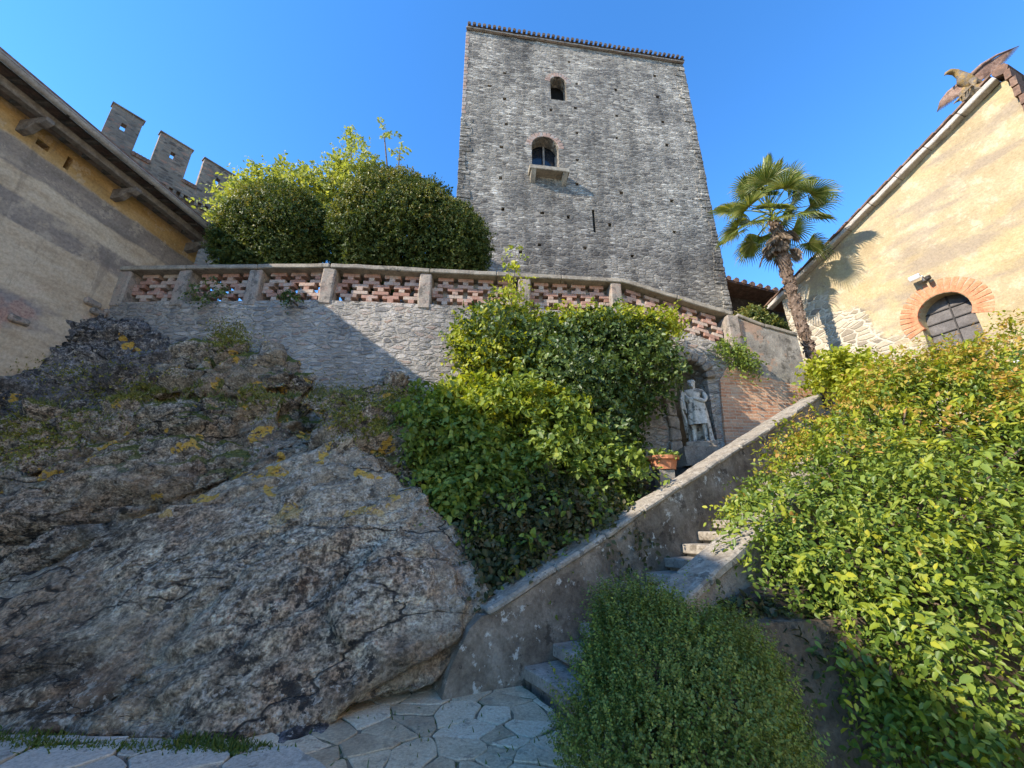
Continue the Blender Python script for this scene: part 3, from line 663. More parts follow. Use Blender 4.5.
# balustrade
bal = empty('balustrade', (-2, 8.2, 6.4), 'long terrace balustrade of red brick lattice panels, stone pillars and a weathered coping', 'balustrade')
def panel(a, b, z0a, z0b, h, name='lattice_panel'):
    """openwork of bricks leaving cross-shaped gaps"""
    ax, nm, L = frame2(a, b); rows = 9; rh = h/rows; cw = rh*1.25; cols = max(3, int(L/cw)); cw = L/cols; mb = MB()
    def hole(c, r): 
        for (cc, rr_) in ((c, r), (c-1, r), (c+1, r), (c, r-1), (c, r+1)):
            if (rr_-1) % 3 == 0 and (cc - 2*((rr_-1)//3)) % 4 == 0: return True
        return False
    for r in range(rows):
        c = 0
        while c < cols:
            if hole(c, r) : c += 1; continue
            e = c
            while e < cols and not hole(e, r) and e-c < 3: e += 1
            u0, u1 = c*cw, e*cw; zb = lambda u: z0a + (z0b-z0a)*u/L
            mb.prism([(u0-.006, zb(u0)+r*rh+.004), (u1+.006, zb(u1)+r*rh+.004), (u1+.006, zb(u1)+(r+1)*rh+.002), (u0-.006, zb(u0)+(r+1)*rh+.002)],
                     a - nm*(.15 + random.uniform(-.012, .012)), ax, Z, nm, .2)
            c = e
    o = mb.build(name, M_lattice, bal, bevel=.006)
    if a.x > -2.2:            # towards the niche the gaps are closed from behind with grey stone
        mb = MB(); mb.prism([(.02, z0a+.02), (L-.02, z0b+.02), (L-.02, z0b+h-.04), (.02, z0a+h-.04)], a - nm*.3, ax, Z, nm, .06); mb.build('backing', M_cement, o, seglen=.1, amp=.015)

def pillar(p, z0, z1, ax, nm, wd=.42):
    mb = MB(); mb.box(p - nm*.22 + Z*(z0+z1)/2, (wd/2, .25, (z1-z0)/2), (ax, nm, Z))
    mb.build('pillar', M_pillar, bal, bevel=.03, seglen=.14, amp=.025)
PB, PT = 6.38, 7.22
pil_px = {0: [0.02, 2.15, 3.65], 1: [], 2: [0.1, 1.75], }
segs = [(WP[0], WP[1], [.25, 1.7, 3.4]), (WP[1], WP[2], [0.0, 2.25]), (WP[2], WP[3], [2.3, 4.6])]
prev = None; alls = []
for a, b, us in segs:
    ax, nm, L = frame2(a, b)
    for u in us: alls.append((a + ax*u, ax, nm))
for k, (p, ax, nm) in enumerate(alls):
    pillar(p, PB-.12, PT, ax, nm, .3)
    if k+1 < len(alls):
        q = alls[k+1][0]; axx = (q-p).normalized()
        panel(p + axx*.15, q - axx*.15, PB, PB, PT-PB)
last = alls[-1][0]
ax, nm, L = frame2(WP[3], WP[4])
e0 = last + ax*.21; e1 = WP[4] - ax*.2
panel(e0, e1, 6.36, 5.60, .84, 'sloping_lattice_panel')
pillar(WP[4] + nm*.03, 5.45, 6.42, ax, nm, .3)
cb = MB()
def cap_run(pts, wd=.52, hg=.12):
    for p, q in zip(pts, pts[1:]):
        n = max(1, int((q-p).length/1.3))
        for k in range(n):
            x0, x1 = p.lerp(q, k/n), p.lerp(q, (k+1)/n)
            d = (x1-x0).normalized()*.004
            cb.beam(x0+d, x1-d, wd, hg)
inn = lambda p, nm: p - nm*.2
n0 = frame2(WP[0], WP[1])[1]
cap_run([WP[0] - n0*.2 + Z*(PT+.06), WP[1] - n0*.2 + Z*(PT+.06), WP[2] - n0*.2 + Z*(PT+.06), last + ax*.2 - n0*.2 + Z*(PT+.06)])
cap_run([last + ax*.2 - nm*.2 + Z*(PT+.06), WP[4] - nm*.2 + Z*6.47])
cb.build('coping', M_cap, bal, bevel=.018, seglen=.25, amp=.012)
# grey rendered end wall, brick below
ew = empty('end_wall', WP[4], 'grey rendered wall with a brick foot and sloping coping, between the niche and the palm', 'wall')
ax, nm, L = frame2(WP[4], WP[5])
mb = MB(); mb.prism([(.02, 4.95), (L, 4.55), (L, 5.97), (L*.5, 6.15), (.02, 6.42)], WP[4], ax, Z, nm, .45); mb.build('rendered_wall', M_cement, ew, seglen=.2, amp=.012)
mb = MB(); mb.prism([(-.9, -.2), (L, -.2), (L, 4.54), (.02, 4.94), (-.3, 5.1), (-.62, 4.7), (-.72, 3.6)], WP[4]+nm*.035, ax, Z, nm, .5); mb.build('brick_foot', M_brick, ew, seglen=.25, amp=.01)
mb = MB(); mb.beam(WP[4]+ax*.16-nm*.22+Z*6.46, WP[4]+ax*(L*.5)-nm*.22+Z*6.2, .52, .1); mb.beam(WP[4]+ax*(L*.5+.01)-nm*.22+Z*6.2, WP[5]-nm*.22+Z*6.0, .52, .1)
mb.build('coping', M_cap, ew, bevel=.018, seglen=.2, amp=.012)

# ------------------------------------------------------------------ stair
stair = empty('staircase', st(.45, .6, 0), 'worn stone staircase climbing to the right between two sloping parapets', 'stairs')
run, rise = .36, .36*SL
for k in range(20):
    mb = MB(); s0 = .47 + k*run
    mb.box(st(s0 + run/2 + .03, .62, rise*(k+1) - .06), (run/2+.05, .615, .06), (SA, SPD, Z))
    mb.box(st(s0 + run/2 + .06, .62, rise*(k+.5) - .3), (run/2+.0, .61, rise/2+.2), (SA, SPD, Z))
    mb.build('step', M_step, stair, bevel=.012, seglen=.2, amp=.01)
lp = empty('stair_parapet', st(0, -.15, 0), 'tall stained stair parapet with a pale lichen coping, on the rock side of the stair', 'parapet')
def pz(s): return .64 + SL*s
mb = MB(); prof = [(-.44,-.1), (-.38,.16), (-.29,.36), (-.17,.55), (-.04,.655), (.06, pz(.06)), (7.75, pz(7.75)), (7.75, 1.6), (5, 1.0), (2.5,-.1)]
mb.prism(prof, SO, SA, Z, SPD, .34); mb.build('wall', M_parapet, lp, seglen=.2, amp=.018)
mb = MB(); k = .02
while k < 7.7:
    l = random.uniform(.6, 1.1); e = min(k+l, 7.8)
    mb.beam(st(k, -.17, pz(k)+.035), st(e-.006, -.17, pz(e)+.035), .41, .08); k = e
mb.build('coping', M_parcap, lp, bevel=.025, seglen=.12, amp=.022)
rp = empty('low_parapet', st(1, 1.5, 0), 'low sunlit stair parapet with a flat stone top, on the shrub side of the stair', 'parapet')
def qz(s): return .36 + SL*s
mb = MB(); mb.prism([(.55,-.2), (.55, qz(.55)), (7.7, qz(7.7)), (7.7, 1.5), (4.5, .2), (2.5,-.2)], st(0, 1.55, 0), SA, Z, SPD, .32); mb.build('wall', M_niche, rp, seglen=.2, amp=.015)
mb = MB(); k = .5
while k < 7.7:
    l = random.uniform(.7, 1.2); e = min(k+l, 7.75)
    mb.beam(st(k, 1.39, qz(k)+.04), st(e-.01, 1.39, qz(e)+.04), .4, .09); k = e
mb.build('coping', M_parcap, rp, bevel=.02, seglen=.15, amp=.012)
gw = MB(); p0 = st(1.1, 1.72, -.3); ax, nm, L = frame2(Vector((p0.x, p0.y, 0)), Vector((8.5, 3.7, 0)))
gw.prism([(0,-.25), (L,-.25), (L,1.0), (0,.8)], (p0.x, p0.y, 0), ax, Z, nm, .35)
tag(gw.build('garden_wall', M_brownwall, seglen=.2, amp=.03, origin=(p0.x, p0.y, 0)), 'low brown stone wall in deep shade under the sprawling shrub', 'wall')

# ------------------------------------------------------------------ tower
def facade(mb, org, ax, nm, u0, u1, z0, z1, rects, arches, seg=.6):
    """flat front with real square holes (u, z, half, depth) and arched openings (uc, zb, zs, half width)"""
    us = {u0, u1}; zs_ = {z0, z1}
    for (u, z, hu, hz, d) in rects: us |= {u-hu, u+hu}; zs_ |= {z-hz, z+hz}
    for (uc, zb, zs, r) in arches: us |= {uc-r, uc+r}; zs_ |= {zb, zs+r}
    us = sorted(us); zs_ = sorted(zs_); P = lambda u, z, d=0: org + ax*u + Z*z - nm*d
    for i in range(len(us)-1):
        for j in range(len(zs_)-1):
            a, b, c, d = us[i], us[i+1], zs_[j], zs_[j+1]; um, zm = (a+b)/2, (c+d)/2; skip = False
            for (u, z, hu, hz, dp) in rects:
                if abs(um-u) < hu and abs(zm-z) < hz: skip = True
            for (uc, zb, zs, r) in arches:
                if abs(um-uc) < r and zb < zm < zs+r: skip = True
            if not skip: mb.add([P(a,c), P(b,c), P(b,d), P(a,d)], [(0,1,2,3)])
    for (u, z, hu, hz, dp) in rects:
        f = [P(u-hu,z-hz), P(u+hu,z-hz), P(u+hu,z+hz), P(u-hu,z+hz)]; bk = [q - nm*dp for q in f]
        mb.add(f+bk, [(0,1,5,4), (1,2,6,5), (2,3,7,6), (3,0,4,7), (4,5,6,7)])
    for (uc, zb, zs, r) in arches:
        n = 12; arc = [(uc - r*math.cos(math.pi*k/n), zs + r*math.sin(math.pi*k/n)) for k in range(n+1)]
        left = arc[:n//2+1]; right = arc[n//2:]
        mb.add([P(*p) for p in left] + [P(uc-r, zs+r)], [tuple(range(len(left)+1))])
        mb.add([P(*p) for p in right] + [P(uc+r, zs+r)], [tuple(range(len(right)+1))])
        outl_ = [(uc-r, zb)] + arc + [(uc+r, zb)]; f = [P(*p) for p in outl_]; bk = [q - nm*.45 for q in f]; m_ = len(f)
        mb.add(f+bk, [(k, (k+1) % m_, (k+1) % m_ + m_, k+m_) for k in range(m_)])
T0 = Vector((-1.89, 11.0, 0)); TN = Vector((TOW.y, -TOW.x, 0)); TW = 9.62; TZ = 20.95
def tw(px, py):
    """where on the tower front a spot of the photograph lies: (along, height)"""
    u = (px-512)/F; v = (384-py)/F; d = Vector((u, CP-v*SP, SP+v*CP)); t = (T0-EYE).dot(TN)/d.dot(TN); p = EYE + d*t; return (p-T0).dot(TOW), p.z
tower = empty('stone_tower', T0 + TOW*TW/2 + Vector((0,4,6)), 'massive square grey rubble stone tower with two arched windows, rising above the terrace', 'tower')
holes_px = [(490,86),(505,99),(506,124),(501,147),(501,178),(503,209),(542,213),(568,217),(577,184),(577,160),(577,133),(577,84),(616,90),(617,116),(617,138),(622,193),(655,76),(658,97),(663,122),(667,145),(672,201),(585,248),(540,245),(632,256),(480,223),(569,62),(505,73),(610,225),(575,108),(520,252),(675,232),(551,150-40)]
rects = []
for (px, py) in holes_px:
    u, z = tw(px, py); rects.append((u + random.uniform(-.02,.02), z, random.uniform(.055,.08), random.uniform(.055,.08), .4))
u, z = tw(594, 221); rects.append((u, z, .05, .5, .5))
ua, za = tw(546, 171); uA, zA = tw(546, 137); r1 = .52
ub, zb = tw(559, 100); uB, zB = tw(559, 77); r2 = .33
arches = [(ua, za, zA-r1, r1), (ub, zb, zB-r2, r2)]
rects = [q for q in rects if all(abs(q[0]-c[0]) > c[3]+.2 or q[1] < c[1]-.2 or q[1] > c[2]+c[3]+.2 for c in arches)]
mb = MB(); facade(mb, T0, TOW, TN, 0, TW, 5.5, TZ, rects, arches)
D = 9.0; q0, q1, q2, q3 = T0, T0+TOW*TW, T0+TOW*TW-TN*D, T0-TN*D
for a, b in ((q1,q2), (q2,q3), (q3,q0)): mb.add([a+Z*5.5, b+Z*5.5, b+Z*TZ, a+Z*TZ], [(0,1,2,3)])
b = mb.bm(); bmesh.ops.remove_doubles(b, verts=b.verts, dist=.0005); me = bpy.data.meshes.new('wall'); b.to_mesh(me); b.free()
wo_ = link_mesh('wall', me, M_tower, tower)
for c_, sg in ((0, 1), (1, -1)):      # the big corner stones stand a little proud, every course by its own amount
    z_ = 5.6; mb = MB()
    while z_ < TZ-.3:
        h_ = random.uniform(.12, .26); l_ = random.uniform(.18, .5)
        cc = T0 + TOW*(TW*c_ + sg*(l_/2 - random.uniform(0, .035))) + Z*(z_+h_/2) - TN*(.14 - random.uniform(.004, .03))
        if not (c_ == 0 and z_ > 15.8): mb.box(cc, (l_/2, .15, h_/2-.008), (TOW, TN, Z))
        z_ += h_
    mb.build('corner_stones', M_tower, tower, bevel=.012)
mb = MB(); mb.add([T0+Z*TZ+TOW*.1-TN*.3, q1+Z*TZ-TOW*.1-TN*.3, q2+Z*(TZ+.9), q3+Z*(TZ+.9)], [(0,1,2,3)])
n = 46
for k in range(n):          # ends of the barrel tiles
    c = T0 + TOW*(TW*(k+.5)/n) + Z*(TZ+.12); s = []
    mb.tube([c + TN*.2 + Z*random.uniform(-.03,.03), c - TN*1.6 + Z*.16], [.07, .07], 8)
    mb.box(c - TN*.3 + TOW*TW/n*.5 - Z*.03, (.05, .4, .03), (TOW, TN, Z))
mb.build('roof', M_tiled, tower)
mb = MB(); mb.box(T0 + TOW*TW/2 + Z*(TZ-.03) + TN*.06, (TW/2+.02, .05, .035), (TOW, TN, Z)); mb.build('cornice', M_pillar, tower, bevel=.01, seglen=.5, amp=.015)
mb = MB()                   # brick quoins on the upper left edge
for k in range(22): mb.box(T0 + TOW*(.045+.02*(k % 2)) + Z*(TZ-.3-k*.21) - TN*.19, (.06+.02*(k % 2), .2, .09), (TOW, TN, Z))
mb.build('quoin', M_brickq, tower, bevel=.01)
def arch_ring(mb, org, ax, nm, uc, zs, r, wd, n, proud=.03, dep=.2, a0=0, a1=math.pi):
    for k in range(n):
        th = a0 + (a1-a0)*(k+.5)/n; c = org + ax*(uc - (r+wd/2)*math.cos(th)) + Z*(zs + (r+wd/2)*math.sin(th)) + nm*(proud-dep/2)
        tx = ax*math.sin(th) + Z*math.cos(th); rd = ax*-math.cos(th) + Z*math.sin(th)
        mb.box(c, ((r+wd*.3)*(a1-a0)/n/2*.985, wd/2, dep/2), (tx, rd, nm))
for (uc, zb_, zs_, r), nme in ((arches[0], 'window'), (arches[1], 'upper_window')):
    mb = MB(); arch_ring(mb, T0, TOW, TN, uc, zs_, r, .22, 13, .012, .1)
    fr = mb.build(nme, M_tower if 0 else weathered('window_brick', [(.3,(.2,.13,.1)), (.6,(.33,.22,.17))], 6, .5, .01, ((.3,.28,.25), 5, .5, .8)), tower, bevel=.01)
    mb = MB(); mb.box(T0 + TOW*uc + Z*(zb_+(zs_+r-zb_)/2) - TN*.5, (r+.1, .01, (zs_+r-zb_)/2+.1), (TOW, TN, Z)); mb.build('pane_or_dark_sheet', M_glass if nme == 'window' else M_dark, fr)  # glass below; the open upper window gets a black sheet for its shade
    if nme == 'window':
        mb = MB(); mb.box(T0 + TOW*(uc+.02) + Z*(zb_+(zs_+r-zb_)/2) - TN*.4, (.035, .03, (zs_+r-zb_)/2), (TOW, TN, Z))
        for s in (-1, 1): mb.box(T0 + TOW*(uc+s*(r-.03)) + Z*(zb_+(zs_-zb_)/2) - TN*.4, (.03, .03, (zs_-zb_)/2), (TOW, TN, Z))
        mb.box(T0 + TOW*uc + Z*(zb_+.03) - TN*.4, (r-.06, .03, .03), (TOW, TN, Z)); mb.build('sash', M_oldwood, fr)
        mb = MB(); mb.box(T0 + TOW*(uc+.06) + Z*(zb_-.22) + TN*.16, (.74, .2, .09), (TOW, TN, Z)); sl_ = mb.build('sill', M_cap, tower, bevel=.02, seglen=.3, amp=.015)
        for s in (-1, 1):
            mb = MB(); mb.prism([(0,0), (.34,0), (0,-.34)], T0 + TOW*(uc+.06+s*.58) + Z*(zb_-.31) - TN*.002 + TOW*.09, TN, Z, TOW, .18); mb.build('bracket', M_cap, sl_, bevel=.01)

# ------------------------------------------------------------------ plastered house on the left
LA = Vector((.116, 1, 0)).normalized(); LN = Vector((LA.y, -LA.x, 0))        # along the wall (away), outwards (to the court)
LC = Vector((-9.1-.005, 9.72, 0))                                            # far corner
lh = empty('plastered_house', LC - LA*8, 'old house with banded ochre and grey plaster under deep wooden eaves, left of the rocks', 'house')
LL = 19
mb = MB(); facade(mb, LC, -LA, LN, 0, LL, -.3, 9.14, [(3.62, 8.8, .1, .07, .3), (3.19, 8.8, .045, .16, .35)], [])
for a, b in ((LC, LC-LN*9), (LC-LN*9, LC-LN*9-LA*LL), (LC-LN*9-LA*LL, LC-LA*LL)): mb.add([a-Z*.3, b-Z*.3, b+Z*9.14, a+Z*9.14], [(0,1,2,3)])
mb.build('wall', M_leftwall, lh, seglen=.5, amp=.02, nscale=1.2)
def le(s, out, z): return LC - LA*s + LN*out + Z*z
EZ = 9.24
mb = MB()     # roof boards and tiles, shallow pitch
mb.prism([(-9.6, 11.3), (-9.6, 11.4), (.78, EZ+.16), (.78, EZ+.06), (-.1, EZ+.22)], LC + LA*.2, LN, Z, LA, LL+.2)
mb.build('roof', M_tile, lh)
mb = MB()
for k in range(46): mb.beam(le(-.1+k*.42, -.3, EZ+.17), le(-.1+k*.42, .72, EZ-.02), .09, .1)
mb.build('rafters', M_wood, lh, bevel=.01)
mb = MB(); mb.beam(le(-.18, .42, EZ-.16), le(LL, .42, EZ-.16), .16, .17); mb.build('purlin', M_oldwood, lh, bevel=.015, seglen=.6, amp=.015)
mb = MB(); mb.beam(le(-.18, .72, EZ+.0), le(LL, .72, EZ+.0), .03, .14); mb.build('fascia', M_wood, lh)
vs = []; fs = []; n = 7
for i, s in enumerate((-.2, LL)):
    for k in range(n): th = math.pi*(k/(n-1)); vs.append(le(s, .83 - .085*math.cos(th), EZ - .02 - .085*math.sin(th)))
mb = MB(); mb.add(vs, [(k, k+1, n+k+1, n+k) for k in range(n-1)]); 
g_ = mb.build('gutter', M_gutter, lh, smooth=True)
mb = MB(); mb.tube([le(-.2, .915, EZ-.02), le(LL, .915, EZ-.02)], .016, 6); mb.build('gutter_bead', M_gutter, g_)
for s in (.5, 2.15, 3.9, 5.6, 7.4): 
    mb = MB(); mb.beam(le(s, .83, EZ-.12), le(s, .74, EZ+.06), .05, .03); mb.beam(le(s, .93, EZ-.08), le(s, .93, EZ+.05), .05, .02); mb.build('gutter_strap', M_iron, g_)
for s in (.31, 2.24, 3.97, 5.8, 7.7):
    mb = MB(); mb.prism([(-.1, EZ-.26), (.62, EZ-.26), (.62, EZ-.34), (.5, EZ-.42), (.38, EZ-.4), (.22, EZ-.52), (.0, EZ-.54), (-.1, EZ-.54)], le(s-.07, 0, 0), LN, Z, LA, .14)
    mb.build('bracket', M_oldwood, lh, bevel=.012)
for (s, z) in ((1.9, 6.15), (1.75, 6.0), (1.6, 5.8), (1.5, 6.1), (2.9, 5.2), (1.35, 5.6), (1.2, 5.85)):
    mb = MB(); mb.box(le(s, .02, z), (.16, .05, .07), (LA, LN, Z)); mb.build('bare_stone', M_pillar, lh, bevel=.03, seglen=.12, amp=.03)

# battlements beyond the house
BA = Vector((.71, 1.02, 0)).normalized(); BN = Vector((BA.y, -BA.x, 0))
M_merlon = masonry('battlement_stone', BA, .3, .14, [(0, (.075,.055,.04)), (.45, (.17,.125,.09)), (.8, (.25,.185,.13)), (1, (.28,.13,.08))], (.19,.15,.11), mw=.05, bump=.7, bdist=.03, rnd=.9, dirt=((.1,.09,.08), .5))
bw = empty('battlement_wall', at(165,190,15.5), 'distant brick and stone battlements with slit merlons showing over the house eaves', 'battlements')
BP = at(168, 180, 15.5); 
def bp(px, py):
    u = (px-512)/F; v = (384-py)/F; d = Vector((u, CP-v*SP, SP+v*CP)); t = (BP-EYE).dot(BN)/d.dot(BN); p = EYE+d*t; return (p-BP).dot(BA), p.z
u1_, z1_ = bp(113,104); u2_, z2_ = bp(143,121); base_z = bp(168,174)[1]; topz = bp(168,136)[1]
mer = []
for (pl, pr, py) in ((110,148,112), (158,196,141), (202,240,168)):
    ua_, ub_ = bp(pl, py)[0], bp(pr, py)[0]; mer.append((ua_, ub_))
O0 = Vector((BP.x, BP.y, 0))
for (ua_, ub_) in mer:
    um = (ua_+ub_)/2
    mb2 = MB()
    for (x0, x1, z0, z1) in ((ua_, um-.09, base_z, topz), (um+.09, ub_, base_z, topz), (um-.09, um+.09, base_z, (base_z+topz)/2-.1), (um-.09, um+.09, (base_z+topz)/2+.3, topz)):
        mb2.prism([(x0,z0), (x1,z0), (x1,z1), (x0,z1)], O0, BA, Z, BN, .3)
    mb2.box(O0 + BA*um + Z*(topz+.03) - BN*.15, ((ub_-ua_)/2+.05, .2, .03), (BA, BN, Z))
    mb2.build('merlon', M_merlon, bw)
ut = mer[0][0]-.2; ue = mer[-1][1]+.15
mb = MB(); mb.prism([(ut, 0), (ue, 0), (ue, base_z-.001), (ut, base_z-.001)], O0, BA, Z, BN, .6); mb.build('wall', M_merlon, bw)
mb = MB(); k = ut
while k < ue-.1:
    mb.box(O0 + BA*(k+.1) + Z*(base_z-.9) + BN*.08, (.07, .1, .13), (BA, BN, Z)); k += .3
mb.box(O0 + BA*(ut+ue)/2 + Z*(base_z-.7) + BN*.08, ((ue-ut)/2, .12, .07), (BA, BN, Z)); mb.build('corbel_table', M_merlon, bw)
for (a_, b_) in ((mer[0][1], mer[1][0]), (mer[1][1], mer[2][0])):
    mb = MB()
    for k in range(5): 
        c = O0 + BA*(a_ + (b_-a_)*(k+.5)/5) + Z*(base_z+.06); mb.tube([c + BN*.08, c - BN*.6 + Z*.1], .11, 7)
    mb.build('tile_coping', M_tile, bw)

# ------------------------------------------------------------------ gabled house on the right
K0, KA, KE = -.9, 4.93, 5.0; ZA = 11.02; PITR = .41
def gz(k): return ZA - PITR*abs(k-KA)
def gk(px, py):
    u = (px-512)/F; v = (384-py)/F; d = Vector((u, CP-v*SP, SP+v*CP)); t = (G0-EYE).dot(GN)/d.dot(GN); p = EYE+d*t; return (p-G0).dot(GAX), p.z
gh = empty('gabled_house', G0 + GAX*5 - GN*4, 'cream plastered gabled house with a brick arched window, right of the palm', 'house')
kw, zw_top = gk(946, 291); kl = gk(918, 318)[0]; kr = gk(977, 318)[0]; RW = (kr-kl)/2*1.02; kw = (kl+kr)/2; ZS = zw_top - RW
def P3(k, z, d=0): return G0 + GAX*k + Z*z - GN*d
mb = MB(); facade(mb, G0, GAX, GN, K0, KE, 2.2, 8.0, [], [(kw, ZS-1.3, ZS, RW)])
zt = 8.0; mb.add([P3(K0,zt), P3(KE,zt), P3(KE,gz(KE)-.02), P3(KA,ZA-.02), P3(K0,gz(K0)-.02)], [(0,1,2,3,4)])
bk = 8.0
for (x0, x1) in ((K0, None), (KE, None)): mb.add([P3(x0,2.2), P3(x0,2.2,bk), P3(x0,gz(x0)-.02,bk), P3(x0,gz(x0)-.02)], [(0,1,2,3)])
mb.add([P3(K0,2.2,bk), P3(KE,2.2,bk), P3(KE,gz(KE)-.02,bk), P3(KA,ZA-.02,bk), P3(K0,gz(K0)-.02,bk)], [(0,1,2,3,4)])
mb.build('wall', M_gable, gh, seglen=.35, amp=.018, nscale=1.6)
mb = MB()
sl1 = (P3(KA,ZA)-P3(K0,gz(K0))).normalized(); n1 = GN.cross(sl1).normalized(); n1 = n1 if n1.z > 0 else -n1
sl2 = (P3(KA,ZA)-P3(KE,gz(KE))).normalized(); n2 = GN.cross(sl2).normalized(); n2 = n2 if n2.z > 0 else -n2
for (ke, sl_, nn, ln) in ((K0, sl1, n1, (P3(KA,ZA)-P3(K0,gz(K0))).length+.5),):
    mid = P3(KA, ZA) - sl_*ln/2; mb.box(mid - GN*(bk/2-.04) + nn*.13, (ln/2, bk/2+.02, .035), (sl_, GN, nn))
    n = int(ln/.38)
    for k in range(n):      # tile ends along the verge
        c = P3(KA, ZA) - sl_*(ln*(k+.5)/n) + nn*.19 + GN*.06
        mb.box(c - GN*.3, (.2, .42, .022), ((sl_ + nn*.07).normalized(), GN, (nn - sl_*.07).normalized()))
    for k in range(20): mb.tube([P3(KA,ZA) - GN*(k*.4) + nn*.22 - sl_*.1, P3(KA,ZA) - sl_*ln - GN*(k*.4) + nn*.2], .09, 6)
mb.tube([P3(KA+.08, ZA+.16, -.15), P3(KA+.08, ZA+.16, bk)], .13, 8)
for k in range(7): mb.box(P3(KA+.14+.02*(k % 2), ZA-.05-k*.26, .1), (.05, .25, .11), (GAX, GN, (Z+GAX*.12).normalized()))
mb.build('roof', M_tile, gh)
mb = MB()
for (sl_, nn, ln) in ((sl1, n1, (P3(KA,ZA)-P3(K0,gz(K0))).length+.45),):
    n = 9
    for k in range(n):
        c = P3(KA,ZA) - sl_*(ln*(k+.5)/n) + nn*.04 + GN*.1; mb.box(c, (ln/n/2-.004, .11, .062), (sl_, GN, nn))
mb.build('verge', M_roofedge, gh, bevel=.015, seglen=.25, amp=.014)
mb = MB(); arch_ring(mb, G0, GAX, GN, kw, ZS, RW, .36, 23, .012, .12, -.5, math.pi+.5)
wf = mb.build('arched_window', M_archbrick, gh, bevel=.008)
mb = MB(); mb.box(P3(kw, ZS-.3, .34), (RW+.02, .012, RW+.4), (GAX, GN, Z)); mb.build('shutter', M_grey, wf, seglen=.1, amp=.004)
mb = MB()
for x in (0.02,): mb.box(P3(kw+x, ZS-.3, .31), (.013, .013, RW+.35), (GAX, GN, Z))
for z in (.18, -.1, -.38): mb.box(P3(kw, ZS+z, .31), (RW, .012, .012), (GAX, GN, Z))
mb.build('muntin', M_iron, wf)
# unseen wing added on the right to bounce warm sunlight into the shaded court
mb = MB(); wa, wb_ = Vector((9.6, 4.2, 0)), Vector((9.0, -16, 0)); ax, nm, L = frame2(wa, wb_); wds = [(u_, zz_, .5, .75, .3) for u_ in (3, 7, 11, 15, 19) for zz_ in (3.2, 6.6, 10.0)]
facade(mb, wa, ax, nm, 0, L, -.3, 12.0, wds, [])
for p_, q_ in ((wb_, wb_-nm*7), (wb_-nm*7, wa-nm*7), (wa-nm*7, wa)): mb.add([p_-Z*.3, q_-Z*.3, q_+Z*12.0, p_+Z*12.0], [(0,1,2,3)])
mb.build('bounce_wing', weathered('bounce_plaster', [(.3, (.6,.5,.36)), (.5, (.68,.575,.43)), (.7, (.72,.62,.48))], 1.2, .4, .02), gh)
mb = MB(); mb.prism([(.6, 11.95), (.6, 12.05), (-3.5, 13.6), (-7.6, 12.05), (-7.6, 11.95)], wa - ax*.3, nm, Z, -ax, L+.6); mb.build('bounce_roof', M_tile, gh)
# wall lamp above the arch
kL, zL = gk(926, 279); wl = empty('security_lamp', P3(kL, zL), 'small white wall lamp with a dark sensor, above the brick arch', 'lamp')
mb = MB(); mb.box(P3(kL, zL, -.03), (.05, .03, .05), (GAX, GN, Z)); mb.beam(P3(kL, zL, -.03), P3(kL+.02, zL+.03, -.2), .03, .03); mb.build('mount', M_white, wl, bevel=.006)
mb = MB(); ah = (GN*.8 - Z*.5 + GAX*.2).normalized(); mb.box(P3(kL-.1, zL+.05, -.24), (.11, .1, .05), (GAX, ah, GAX.cross(ah))); mb.build('lamp_head', M_white, wl, bevel=.012)
mb = MB(); mb.box(P3(kL+.1, zL-.06, -.16), (.05, .07, .05), (GAX, ah, GAX.cross(ah))); mb.tube([P3(kL+.1, zL-.08, -.2), P3(kL+.13, zL-.14, -.24)], [.045, .04], 10); mb.build('sensor', M_iron, wl, bevel=.01)
wl2 = bpy.data.objects['mount']

# eagle on the verge
ke, _ = gk(975, 95); EC = P3(ke, gz(ke)+.36, -.05)
eg = empty('eagle_statue', EC, 'weathered eagle statue with spread rusty metal wings, perched on the gable verge', 'statue')
fw = (GN*.75 - GAX*.35).normalized(); sd = Vector((fw.y, -fw.x, 0))   # faces the court; sd = to its own right seen from us
mb = MB()
bpts = [EC - fw*.42 + Z*.05, EC - fw*.25 + Z*.13, EC - fw*.05 + Z*.25, EC + fw*.05 + Z*.42, EC + fw*.08 + Z*.55, EC + fw*.16 + Z*.66, EC + fw*.26 + Z*.68, EC + fw*.36 + Z*.64, EC + fw*.42 + Z*.57]
mb.tube(bpts, [.045, .085, .12, .13, .085, .065, .062, .035, .01], 12)
mb.build('body', M_eagle, eg, seglen=.1, amp=.02, smooth=True)
for s in (-1, 1):
    mb = MB(); mb.tube([EC + sd*s*.1 + Z*.22, EC + sd*s*.12 + fw*.04 + Z*.06, EC + sd*s*.12 + fw*.1 - Z*.06], [.075, .05, .03], 8)
    for j in (-1, 0, 1): mb.tube([EC + sd*s*.12 + fw*.1 - Z*.06, EC + sd*(s*.12 + j*.07) + fw*.22 - Z*.07, EC + sd*(s*.12 + j*.08) + fw*.27 - Z*.12], [.026, .022, .008], 6)
    mb.build('leg', M_eagle, eg, smooth=True)
mb = MB(); mb.tube([EC - fw*.1 - Z*.2, EC + fw*.02 - Z*.09, EC + fw*.2 - Z*.1], [.2, .2, .14], 9); mb.build('perch', M_eagle, eg, seglen=.1, amp=.03)
tipR = at(1019, 46, (EC.y-.35)); tipL = at(937, 112, (EC.y+.6))
